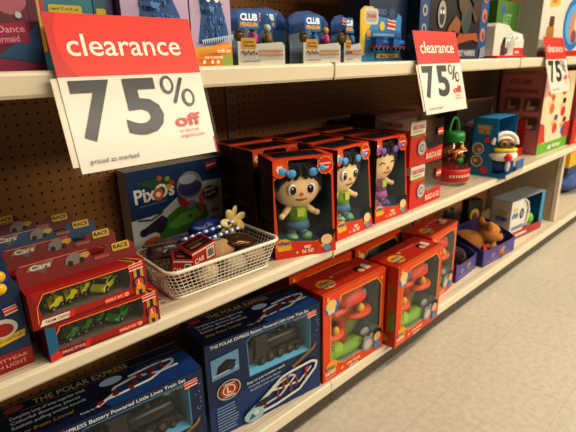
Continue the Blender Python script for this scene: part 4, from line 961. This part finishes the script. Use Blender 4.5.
def teddy(label, loc, rz, col, s=1.0, hat=None):
    t = thing('plush_bear', label, 'plush toy', loc, rz); F = M_fuzzy(col, 70, 1.0); F2 = M_fuzzy('#c08a4e' if col != '#2a1a12' else '#4a3020', 70, 1.0)
    mb = MB()
    mb.ell((-.055*s, .01, .050*s), (.070*s, .048*s, .046*s), F); mb.ell((.030*s, 0, .082*s), (.046*s, .044*s, .042*s), F); mb.ell((.055*s, -.018*s, .070*s), (.024*s, .022*s, .019*s), F)
    for y in (-.032, .032): mb.ell((.014*s, y*s, .122*s), (.015*s, .012*s, .018*s), F)
    for x, y in ((.04, -.04), (.03, .04), (-.10, -.045), (-.10, .045)): mb.tube([(x*s*.7, y*s*.6, .040*s), (x*s, y*s, .020*s), (x*s+.030*s, y*1.1*s, .015*s)], [.022*s, .020*s, .016*s], F, 10)
    mb.build('body', t, remesh=.005)
    mb = MB(); mb.ell((.074*s, -.026*s, .076*s), (.007*s, .007*s, .006*s), M('#17100c', .3)); 
    mb.build('nose', t)
    for y in (-.034, -.002):
        mb = MB(); mb.ell((.060*s, y*s, .096*s), (.005*s, .005*s, .005*s), M('#120c0a', .15)); mb.build('eye', t)
    return t
TR = [((1.905, .897, ZB), 3, .225), ((2.155, .884, ZB), -3, .335)]
plush_tray('narrow purple tray holding a dark brown plush bear', *TR[0])
plush_tray('wide purple tray holding a golden brown plush bear', *TR[1])
teddy('dark brown plush bear in the narrow purple tray', P_in(TR[0][0], 3, .105, .085, .0045), -60, '#2f1c12', 1.0)
teddy('golden brown plush bear with upright ears in the wide purple tray', P_in(TR[1][0], -3, .155, .100, .0045), -35, '#b97a34', 1.36)
mb = MB(); mb.prism([(-.032, 0), (.032, 0), (0, .055)], (0, 0, 0), (1, 0, 0), (.0, .3, 1), (0, .004, .0), M('#c8304e'))
o = mb.build('pink_pennant'); o.location = P_in(TR[1][0], -3, .045, .010, .055); tag(o, 'small pink triangular tag at the left of the wide purple tray', 'tag')
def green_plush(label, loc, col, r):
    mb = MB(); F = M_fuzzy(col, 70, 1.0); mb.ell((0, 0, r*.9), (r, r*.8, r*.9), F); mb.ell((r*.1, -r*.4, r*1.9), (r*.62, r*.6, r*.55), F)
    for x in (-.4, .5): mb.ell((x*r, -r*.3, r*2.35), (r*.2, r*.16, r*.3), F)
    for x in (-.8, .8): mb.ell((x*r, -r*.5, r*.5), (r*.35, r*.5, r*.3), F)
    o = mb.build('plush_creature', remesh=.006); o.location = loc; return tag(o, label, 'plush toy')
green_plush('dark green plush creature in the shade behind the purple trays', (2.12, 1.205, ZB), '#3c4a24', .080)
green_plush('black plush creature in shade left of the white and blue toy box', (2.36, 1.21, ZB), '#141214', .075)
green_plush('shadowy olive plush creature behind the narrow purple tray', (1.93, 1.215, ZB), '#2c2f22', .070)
# round plaque box with a yellow disc
plain_box('badge_box', 'small dark box with yellow round badge behind the golden bear', (2.44, 1.115, ZB), (.10, .05, .235), -20, '#2a2420', lambda P, w, d, h: (P['front'].disc(w*.5, h*.62, .034, '#b8a03a', .040), P['front'].disc(w*.5, h*.6, .020, '#8a4a2c', .022), P['front'].rect(w*.2, h*.1, w*.8, h*.22, '#8a2a20')), '#1d1916')
# ------------------------------------------------------------------ white and blue toy box on the base shelf
TX, TY, TZ = 2.567, .930, ZB
t = thing('space_toy_box', 'white and blue open toy box standing before the beige end panel', 'toy box', (TX, TY, TZ), -6); w, d, h = .385, .12, .235
mb = MB(); WB = M('#d6d2cb', .4); SB = M('#2b7fa8', .4)
mb.box(0, 0, 0, w, d, .005, SB); mb.box(0, d-.004, .005, w, d, h, M('#1f5f88')); mb.box(w-.004, 0, .005, w, d-.004, h, SB); mb.box(0, 0, .005, w-.004, .004, .050, M('#b03a30'))
mb.prism([(.0, .050), (.150, .050), (.172, .085), (.180, .17), (.160, .215), (.130, h), (0, h)], (0, 0, 0), (1, 0, 0), (0, 0, 1), (0, .004, 0), WB)
mb.box(0, .004, .005, .004, d-.004, h, WB); mb.box(0, 0, h, w, d, h+.003, M('#8f959c')); mb.box(w-.040, 0, .050, w-.004, .004, h, M('#3f93bc'))
p = PR(mb, (0, 0, 0), (1, 0, 0), (0, 0, 1))
p.text('TOY', .020, .165, .026, '#d8b02a', w=.055, bold=.06); p.text('STORY', .016, .135, .024, '#2a58a0', w=.066, bold=.06)
p.disc(.120, .150, .024, '#3a3f46', .030); p.disc(.120, .150, .014, '#8a8f96', .018); p.rect(.02, .065, .15, .085, '#7a8a9a'); p.rect(.03, .018, .20, .034, '#d9cbb8')
q = PR(mb, (0, d, 0), (0, -1, 0), (0, 0, 1)); q.text('TOY', .04, .15, .026, '#d8b02a', w=.06, bold=.06); q.text('STORY', .035, .12, .022, '#2a58a0', w=.07, bold=.06)
mb.build('carton', t, .0012)
mb = MB(); mb.tube([(.162, -.004, .070), (.184, -.004, .10), (.190, -.004, .16), (.174, -.004, .205), (.136, -.004, .230)], .006, M('#e2ded6', .3), 8); mb.build('white_handle', t)
t = thing('space_toy', 'round white and green toy inside the white and blue box', 'toy', P_in((TX, TY, TZ), -6, .268, .060, .0055), -20)
mb = MB(); mb.ell((0, 0, .060), (.058, .048, .060), M('#d9d7d2', .3)); mb.build('white_body', t)
mb = MB(); mb.ell((.006, -.020, .075), (.042, .036, .040), M('#7fae3a', .35)); mb.build('green_front', t)
mb = MB(); mb.ell((0, .0, .125), (.040, .036, .036), M('#3f8fc4', .2)); mb.build('blue_dome', t)

# ------------------------------------------------------------------ beyond the end panel
def art_y(P, w, d, h):
    for k in ('front', 'left'):
        p = P[k]; W_ = w if k == 'front' else d; p.rect(0, 0, W_, h, '#d8b02a'); p.poly([(W_*.1, h*.6), (W_*.6, h*.72), (W_*.5, h*.95), (0, h*.9)], '#c23a26'); p.disc(W_*.55, h*.5, W_*.2, '#c8502e', h*.12); p.disc(W_*.75, h*.75, W_*.14, '#a8382a', h*.1); p.rect(0, 0, W_, h*.2, '#3a4a7a')
plain_box('yellow_game_box', 'yellow and red box on the base shelf past the end panel', (3.80, 1.02, ZB+.155), (.36, .20, .26), 0, '#d8b02a', art_y)
lump('blue_cushion', 'blue patterned cushion under the yellow and red box', 'cushion', (3.97, 1.10, ZB+.078), (.21, .15, .076), M('#4a5f92', .8, 0, .6), 31, .06)

# ------------------------------------------------------------------ TOP SHELF
YT = .882
def art_doll(P, w, d, h):
    p = P['front']; p.rect(0, 0, w, h, '#6d1838'); p.disc(w-.075, .10, .034, '#5a2822', .060); p.disc(w-.040, .135, .034, '#a8606e', .050); p.disc(w-.055, .19, .05, '#96505c', .04)
    p.poly([(w-.012, .0), (w, .0), (w, h), (w-.022, h), (w-.014, .10)], '#5a1a3c'); p.poly([(w-.072, .022), (w-.004, .012), (w-.004, .075), (w-.016, .060)], '#2a5478'); p.poly([(w-.085, .0), (w, .0), (w, .010), (w-.08, .022)], '#8a2450')
    p.poly([(w-.110, .036), (w-.018, .044), (w-.022, .076), (w-.110, .066)], '#961c44'); p.text("'n Dance", w-.080, .057, .0105, '#d99aae', w=.056, bold=.01, rot=3); p.text('Mermaid', w-.076, .043, .0095, '#d99aae', w=.042, bold=.01, rot=3)
    p.disc(w-.030, .085, .005, '#a8b8c8')
plain_box('mermaid_doll_box', 'magenta mermaid doll box at top left corner, dim and close', (-.058, YT, ZT), (.340, .11, .36), 0, '#8d1f4c', art_doll)
def art_teal(P, w, d, h):
    p = P['front']; p.rect(0, 0, w, h, '#2f7888'); p.line([(.006, .03), (.004, .12), (.012, .20)], .008, '#c8a82a'); p.line([(.014, .03), (.012, .12), (.020, .20)], .006, '#b8384e'); p.rr(.022, .086, .078, .106, .003, '#c9b02c'); p.text('ages 3 and up', .026, .098, .0045, '#4a3a10', w=.046); p.text('collect them', .026, .090, .0045, '#4a3a10', w=.042); p.disc(.055, .145, .030, '#6a9ab0', .030); p.disc(.055, .14, .018, '#3a5a8a')
plain_box('teal_toy_box', 'teal toy box with yellow label, right above the big clearance sign', (.284, .90, ZT), (.098, .09, .31), 0, '#2f7888', art_teal)
plain_box('teal_toy_box', 'second teal toy box with purple edge, left of the blue creature kits', (.386, .905, ZT), (.036, .09, .31), 0, '#2a5f74', lambda P, w, d, h: (P['front'].rect(w*.7, 0, w, h, '#4a3a6a'), P['front'].rr(.004, .088, .022, .104, .003, '#c9b02c')))
def art_kit(P, w, d, h):
    p = P['front']; W_ = w; p.rect(0, 0, w, h, '#b7a3bd'); p.poly([(0, 0), (w, 0), (w, .045), (w*.75, .048), (w*.3, .036), (0, .038)], '#d8842a'); p.poly([(0, .020), (w*.5, .026), (w, .040), (w, .046), (.0, .036)], '#e0a23a'); p.rect(w*.70, 0, w, .022, '#9aa84a')
    p.poly([(w*.5, h*.62), (w, h*.60), (w, h*.68), (w*.6, h*.69)], '#d8a22a'); p.poly([(0, h*.60), (w*.10, h*.50), (w*.08, h*.72), (0, h*.75)], '#a83a5a')
    body = [(w*.16, .048), (w*.30, .042), (w*.55, .044), (w*.76, .050), (w*.92, .062), (w*.84, .100), (w*.74, .130), (w*.66, .142), (w*.40, .146), (w*.24, .138), (w*.26, .10)]
    p.poly(body, '#27548a')
    rnd = random.Random(3)
    for k in range(70):
        x = w*(.26+.50*rnd.random()); y = .056+.072*rnd.random(); p.poly([(x, y), (x+.004, y-.001), (x+.002, y-.010)], '#4a86c4' if k % 2 else '#1c3f74')
    for k in range(15):
        x = w*(.16+.052*k); p.poly([(x, .052+.0008*k), (x+.006, .053+.0008*k), (x+.003, .040+.0007*k)], '#a8bccb')
    for ex in (.36, .56): p.disc(w*ex, .138, w*.075, '#e6e2da', .013); p.disc(w*ex+.003, .136, w*.034, '#1a1618', .006)
    p.poly([(w*.36, .118), (w*.52, .116), (w*.46, .106), (w*.38, .108)], '#4a84b4')
    p.text('craft kit', w*.50, .027, .0075, '#f0e2c4', w=w*.34, bold=.03); p.text('sew it yourself', w*.18, .015, .0065, '#f0e2c4', w=w*.46, bold=.02)
    for k, x in enumerate((.16, .36, .5)): p.disc(w*x, .008, .004, '#e8dcc0')
    P['left'].rect(0, 0, d, h, '#8f7f9a')
for (x, ww, lb) in ((.428, .145, 'lilac craft kit box with fringed blue picture, mostly behind the large sign'), (.576, .103, 'lilac craft kit box with fringed blue picture, right of the large sign')):
    plain_box('craft_kit_box', lb, (x, YT+.004, ZT), (ww, .07, .26), 0, '#b7a3bd', art_kit, group='lilac craft kit boxes')
def blister(label, loc, w, rz=0, h=.128):
    t = thing('figure_blister_pack', label, 'toy pack', loc, rz, 'blue figure blister packs'); d = .05
    mb = MB(); loop = [(0, 0), (w, 0), (w, h*.80), (w*.86, h*.94), (w*.55, h), (w*.2, h*.96), (0, h*.84)]
    mb.prism(loop, (0, d-.002, 0), (1, 0, 0), (0, 0, 1), (0, .002, 0), M('#1d4a86'))
    p = PR(mb, (0, d-.002, 0), (1, 0, 0), (0, 0, 1)); p.poly([(0, .0), (w, 0), (w, h*.58), (w*.5, h*.64), (0, h*.56)], '#9aa6b0'); p.poly([(w*.5, h*.2), (w, h*.3), (w, h*.6), (w*.7, h*.62)], '#5a7fa4')
    price_tag(p, w*.58, h*.80, .026, .018, -.12)
    mb.build('backing_card', t)
    mb = MB(); mb.prism([(0, 0), (w*.97, 0), (w*.97, h*.34), (w*.90, h*.40), (w*.14, h*.34), (w*.05, h*.40), (0, h*.4)], (w*.015, .0, 0), (1, 0, 0), (0, 0, 1), (0, .003, 0), M('#c9c2b6'))
    q = PR(mb, (0, .0, 0), (1, 0, 0), (0, 0, 1)); q.rr(w*.08, h*.27, w*.38, h*.46, .004, '#c8952e'); q.text('series', w*.12, h*.37, .0055, '#6a3a14', w=w*.2, bold=.02); q.text('figures', w*.12, h*.31, .0055, '#6a3a14', w=w*.22, bold=.02)
    q = PR(mb, (0, -.0028, 0), (1, 0, 0), (0, 0, 1)); q.rr(w*.03, h*.60, w*.44, h*.90, .006, '#1e5f9c'); q.text('CLUB', w*.07, h*.745, .0135, '#e6edf0', w=w*.33, bold=.05); q.text('PENGUIN', w*.07, h*.645, .0085, '#e0a63a', w=w*.33, bold=.05)
    for k in range(2): q.rect(w*.42, h*(.22-.07*k), w*.92, h*(.255-.07*k), '#a8764e')
    for k in range(6): q.disc(w*(.10+.05*k), h*(.22-.03*(k % 2)), .0035, '#7a3a2c')
    q.rect(w*.10, h*.06, w*.45, h*.08, '#9a948a')
    mb.build('insert_card', t)
    mb = MB(); loop = [(.0, .01), (w, .01), (w, h*.62), (w*.84, h*.86), (w*.16, h*.80), (0, h*.6)]
    mb.prism(loop, (0, -.002, 0), (1, 0, 0), (0, 0, 1), (0, d-.001, 0), M_film('blister_shell', .92, '#f6fafc', .06)); mb.build('blister_shell', t)
    return t
def figurine(label, loc, c1, c2, h=.05):
    t = thing('toy_figurine', label, 'toy figurine', loc, 0, 'small figurines in the blister packs'); t.scale = (.85, .85, .85)
    mb = MB(); mb.lathe([(0, 0), (.013, 0), (.016, .010), (.013, .026), (.008, .032), (0, .034)], M(c1, .4), seg=16); 
    for s in (-1, 1): mb.tube([(s*.011, 0, .026), (s*.019, -.002, .014)], [.004, .003], M(c1, .4), 8)
    mb.build('body', t)
    mb = MB(); mb.ell((0, 0, .043), (.012, .011, .011), M(c2, .4)); mb.build('head', t); return t
BLZ = ZT
pk = [(.690, .150, 0, 'blue figure blister pack beside the lilac craft kit'), (.900, .150, 0, 'blue figure blister pack with blue and pink figurines, in the middle'), (1.062, .080, 0, 'blue figure blister pack half hidden by the yellow edged train pack')]
fg = [('#b84a8a', '#3f8a5a', '#7a6a3a', '#c8ccc8'), ('#2f74b8', '#4a90c8', '#b84a8a', '#d8a03a'), ('#8a6a3a', '#6a5a3a', '#3a6a9a', '#4a80b0')]
for k, (x, w, r, lb) in enumerate(pk):
    blister(lb, (x, YT, ZT), w, r)
    nm = ['first', 'middle', 'third'][k]
    figurine('%s figurine at left in the %s blister pack' % (['pink', 'blue', 'brown'][k], nm), (x+w*.46, YT+.026, ZT+.046), fg[k][0], fg[k][1])
    figurine('%s figurine at right in the %s blister pack' % (['olive', 'pink', 'blue'][k], nm), (x+w*.76, YT+.026, ZT+.046), fg[k][2], fg[k][3])
    mb = MB(); mb.ell((0, 0, .013), (.013, .009, .015), M('#8a6a38', .3)); o = mb.build('gold_coin_token'); o.location = (x+w*.17, YT+.022, ZT+.052)
    tag(o, 'brown round token at left in the %s blister pack' % nm, 'token', 'tokens in the blister packs')
for k, (x, y, lb) in enumerate(((.650, .955, 'blue blister pack in the second row behind the first pack'), (.808, .955, 'blue blister pack showing between the two front packs'), (.965, .955, 'blue blister pack in the second row behind the middle pack'))):
    blister(lb, (x, y, ZT), .15, 0, .142)
# train pack
t = thing('toy_train_pack', 'light blue toy train pack with yellow left edge', 'toy pack', (1.150, YT-.032, ZT), 0); w, h, d = .208, .152, .05
mb = MB(); mb.prism([(0, 0), (w, 0), (w, h*.86), (w*.9, h*.92), (w*.86, h*.80), (w*.34, h*.84), (w*.30, h), (.02, h), (0, h*.92)], (0, d-.003, 0), (1, 0, 0), (0, 0, 1), (0, .003, 0), M('#3a86b8'))
p = PR(mb, (0, d-.003, 0), (1, 0, 0), (0, 0, 1)); p.poly([(0, 0), (.020, 0), (.024, h*.5), (.050, h*.66), (w*.30, h), (.02, h), (0, h*.92)], '#dcb424'); p.rr(.020, h*.68, .086, h*.97, .012, '#c9bfae'); p.rr(.026, h*.73, .080, h*.92, .010, '#a8a49c'); p.text('TRAINS', .030, h*.80, .010, '#b03a2c', w=.044, bold=.04)
p.rect(.05, h*.42, w, h*.58, '#2a6aa4'); p.rect(.03, h*.46, .05, h*.58, '#c8962a'); p.disc(.105, h*.66, .013, '#d8b82a'); price_tag(p, .130, h*.62, .044, .026, -.08); p.rect(.06, h*.48, .17, h*.52, '#8fb4cc'); p.disc(.155, h*.9, .016, '#2a4a6a'); p.rr(.075, .006, w-.006, .026, .004, '#2f5f90'); p.rr(.080, .010, w-.012, .022, .003, '#c8a83a'); p.text('die cast', .095, .012, .007, '#3a2a10', w=.08, bold=.03)
p.rect(.0, .0, .020, .018, '#2f7ab0')
mb.build('backing_card', t)
mb = MB(); mb.box(.024, .002, .028, w-.004, d-.004, .078, M_film('blister_shell')); mb.build('blister_shell', t)
def mini_train(label, loc, c1, c2):
    t = thing('toy_train_car', label, 'toy train', loc, 0, 'toy trains in the light blue pack'); mb = MB(); mb.box(-.034, -.010, .008, .034, .010, .013, M('#b8301c')); mb.box(-.030, -.009, .013, .006, .009, .034, M(c1, .3)); mb.box(-.033, -.011, .034, .009, .011, .037, M(c2)); mb.tube([(.006, 0, .022), (.032, 0, .022)], .009, M(c1, .3), 12); mb.build('body', t, .001)
    for x in (-.022, 0, .022):
        for y in (-1, 1): wheel(t, x, y*.010, .006, .006, .004)
    return t
mini_train('blue toy train car at left in the light blue train pack', (1.216, YT-.008, ZT+.0302), '#1f4f9c', '#16305e')
mini_train('lighter blue toy train engine at right in the light blue train pack', (1.304, YT-.008, ZT+.0302), '#2f74b8', '#244a7a')
# big dark robot box
def art_robot(P, w, d, h):
    p = P['front']; p.u = p.u*(w/.64); p.rect(0, 0, .64, h, '#241c1a'); W0, w = w, .64; p.rect(0, 0, .075, h, '#2a4a78'); p.rect(w-.085, .0, w, h, '#27558a')
    for k in range(4): p.disc(.038, .10+.058*k, .020, '#a8a4a2', .018); p.disc(.038, .10+.058*k, .010, '#3a3a48', .010); p.disc(w-.045, .09+.07*k, .028, '#b8785e', .026); p.disc(w-.040, .085+.07*k, .012, '#7a3a34', .014)
    p.poly([(.02, .0), (.09, .015), (.14, .05), (.10, .085), (.04, .07), (.0, .04)], '#8f8d8c'); p.poly([(.10, .02), (.30, .06), (.29, .075), (.09, .05)], '#b0aaa2'); p.poly([(.2, .04), (.28, .1), (.34, .09), (.36, .13), (.30, .15), (.24, .11)], '#8a5a30')
    p.disc(.175, .150, .035, '#9a9892', .045); p.disc(.175, .145, .022, '#3c3634', .030); p.disc(.165, .158, .008, '#d0ccc4'); p.disc(.187, .158, .008, '#d0ccc4')
    p.poly([(.30, .05), (.48, .07), (.55, .06), (.52, .095), (.34, .09)], '#a0522a'); p.poly([(.28, .0), (w-.09, .0), (w-.09, .04), (.30, .036)], '#3a3c44'); p.text('ROBOT WARRIOR', .31, .012, .020, '#b8b8bc', w=.21, bold=.04)
    for x, y, r, c in ((.40, .15, .05, '#3d4a44'), (.50, .18, .04, '#4a2f24'), (.36, .22, .05, '#5a4a3c'), (.47, .27, .06, '#2f3a40')): p.disc(x, y, r, c, r*1.2)
    p.line([(.35, .12), (.42, .2), (.5, .14)], .008, '#6a5a4a'); p.poly([(w-.075, .0), (w-.01, .01), (w-.02, .05), (w-.07, .04)], '#8a8f94')
    P['left'].rect(0, 0, d, h, '#16233a')
plain_box('robot_toy_box', 'big dark robot toy box with blue side strips, behind middle sign', (1.475, .905, ZT), (.505, .13, .36), 0, '#241c1a', art_robot)
def art_navy(P, w, d, h):
    p = P['front']; p.disc(w*.72, .07, .030, '#8a8c90', .034); p.disc(w*.72, .07, .018, '#2a2c34', .022); p.text('TURBO', .02, .14, .016, '#5a7aa8', w=.07, bold=.03); p.poly([(.1, .0), (.19, .0), (.17, .04), (.11, .03)], '#6a6c70')
plain_box('robot_toy_box', 'dim navy box between the train pack and the dark robot box', (1.262, .950, ZT), (.208, .10, .30), 0, '#17294a', art_navy)
# white toy pack in front of a green box, character boxes to the right
t = thing('bubble_toy_pack', 'white molded toy pack with clear front, before the green box', 'toy pack', (2.052, YT, ZT), 0); w, d, h = .315, .075, .140
mb = MB(); mb.prism([(0, .010), (w, .010), (w, h*.50), (w*.92, h*.72), (w*.55, h*.80), (w*.42, h*.95), (.02, h), (0, h*.9)], (0, .02, 0), (1, 0, 0), (0, 0, 1), (0, .055, 0), M('#d9d3c8', .2)); mb.box(0, 0, 0, w, d, .010, M('#b8281e'))
p = PR(mb, (0, .02, 0), (1, 0, 0), (0, 0, 1)); p.rr(w*.62, h*.50, w*.86, h*.72, .005, '#e6e2dc'); p.text('2+', w*.66, h*.55, .014, '#6a665e', w=.04, bold=.03); p.rect(w*.66, .012, w, .042, '#c83a2e'); p.poly([(.07, .012), (.12, .012), (.11, .06), (.09, .08), (.07, .05)], '#6a2a3a'); p.disc(.098, .070, .014, '#2a1a18')
p.disc(.125, .030, .018, '#4a5a3a', .014); p.disc(.150, .05, .02, '#b8b0a6', .018); p.text('play', w*.70, .02, .012, '#eadfce', w=.05, bold=.03)
mb.build('molded_shell', t, .004)
mb = MB(); mb.ell((.135, .016, .058), (.055, .018, .040), M_film('blister_shell')); mb.build('bubble', t)
plain_box('green_toy_box', 'green and white tall box behind the white molded pack', (2.240, .985, ZT), (.37, .10, .245), -2, '#d0c4bc', lambda P, w, d, h: (P['front'].rect(0, 0, w*.60, h, '#4f7a34'), P['front'].text('LET', .07, .15, .04, '#8aa878', w=.08, bold=.03), P['front'].disc(w*.8, h*.5, .03, '#c88a8a', .06), P['front'].disc(.06, h*.85, .02, '#4a5a98')), '#44702c')
def art_white(P, w, d, h):
    p = P['front']; p.rect(0, 0, w, .026, '#b8281e'); p.poly([(w*.30, h*.62), (w*.8, h*.66), (w*.75, h*.78), (w*.32, h*.75)], '#d0b03a'); p.text('TOY', w*.36, h*.68, .022, '#a8382a', w=.08, bold=.05)
    p.rr(w*.34, .030, w*.62, .085, .02, '#2f3a5c'); p.rr(w*.30, .080, w*.64, .140, .02, '#a87a3a'); p.rr(w*.38, .138, w*.60, .185, .012, '#6a3f22')
    P['left'].rect(0, 0, d, h, '#9a938a')
plain_box('doll_figure_box', 'tall white toy box with brown and navy picture, on top shelf', (2.466, .875, ZT), (.285, .10, .36), 0, '#cfc8bc', art_white)
def art_oval(P, w, d, h):
    p = P['front']; p.rect(0, 0, w, .03, '#b8281e'); p.disc(w*.5, .16, w*.42, '#2f74b0', .13); p.disc(w*.5, .16, w*.34, '#6aa0c8', .10); p.disc(w*.45, .15, .04, '#c08a6a', .07); p.disc(w*.62, .17, .035, '#c8c0b4', .06); p.disc(w*.55, .10, .04, '#8a4a5a', .035)
plain_box('oval_window_box', 'white toy box with blue oval picture, above far clearance sign', (2.775, .885, ZT), (.38, .10, .34), 0, '#cfc4b4', art_oval)
plain_box('oval_window_box', 'red toy box at right edge of the top shelf', (3.18, .892, ZT), (.34, .10, .34), 0, '#a83a30', art_oval)

# ------------------------------------------------------------------ light
def area(name, loc, size, power, col, rot=(0, 0, 0)):
    l = bpy.data.lights.new(name, 'AREA'); l.shape = 'RECTANGLE'; l.size, l.size_y = size; l.energy = power; l.color = col
    o = bpy.data.objects.new(name, l); o.location = loc; o.rotation_euler = rot; COL.objects.link(o); return o
warm = (1, .90, .74)
area('aisle_light', (3.6, -.25, 3.3), (7.0, .35), 200, warm)
area('aisle_fill_light', (3.9, -2.8, 2.6), (7.0, .5), 340, warm, (math.radians(35), 0, 0))  # unseen frontal fill, added low across the aisle to brighten box fronts
wd = bpy.data.worlds.new('store'); bpy.context.scene.world = wd; wd.use_nodes = True
wd.node_tree.nodes['Background'].inputs[0].default_value = (1, .83, .62, 1); wd.node_tree.nodes['Background'].inputs[1].default_value = .10

# ------------------------------------------------------------------ camera
CAM = dict(f=469.1375, yaw=.758043758, pitch=.316970531, roll=-.0232285541, z=1.08528)
cd = bpy.data.cameras.new('camera'); cam = bpy.data.objects.new('camera', cd); COL.objects.link(cam)
y, p, r = CAM['yaw'], CAM['pitch'], CAM['roll']
f = Vector((math.sin(y)*math.cos(p), math.cos(y)*math.cos(p), -math.sin(p))); rt = Vector((math.cos(y), -math.sin(y), 0)); u = rt.cross(f)
r2 = rt*math.cos(r)+u*math.sin(r); u2 = -rt*math.sin(r)+u*math.cos(r)
cam.matrix_world = Matrix(((r2.x, u2.x, -f.x, 0), (r2.y, u2.y, -f.y, 0), (r2.z, u2.z, -f.z, CAM['z']), (0, 0, 0, 1)))
cd.sensor_width = 36; cd.lens = CAM['f']*36/576; cd.clip_start = .02
cd.dof.use_dof = True; cd.dof.focus_distance = .98; cd.dof.aperture_fstop = cd.lens/5.0
sc = bpy.context.scene; sc.camera = cam
sc.view_settings.view_transform = 'Standard'; sc.view_settings.look = 'None'; sc.view_settings.exposure = -.38; sc.view_settings.gamma = .80
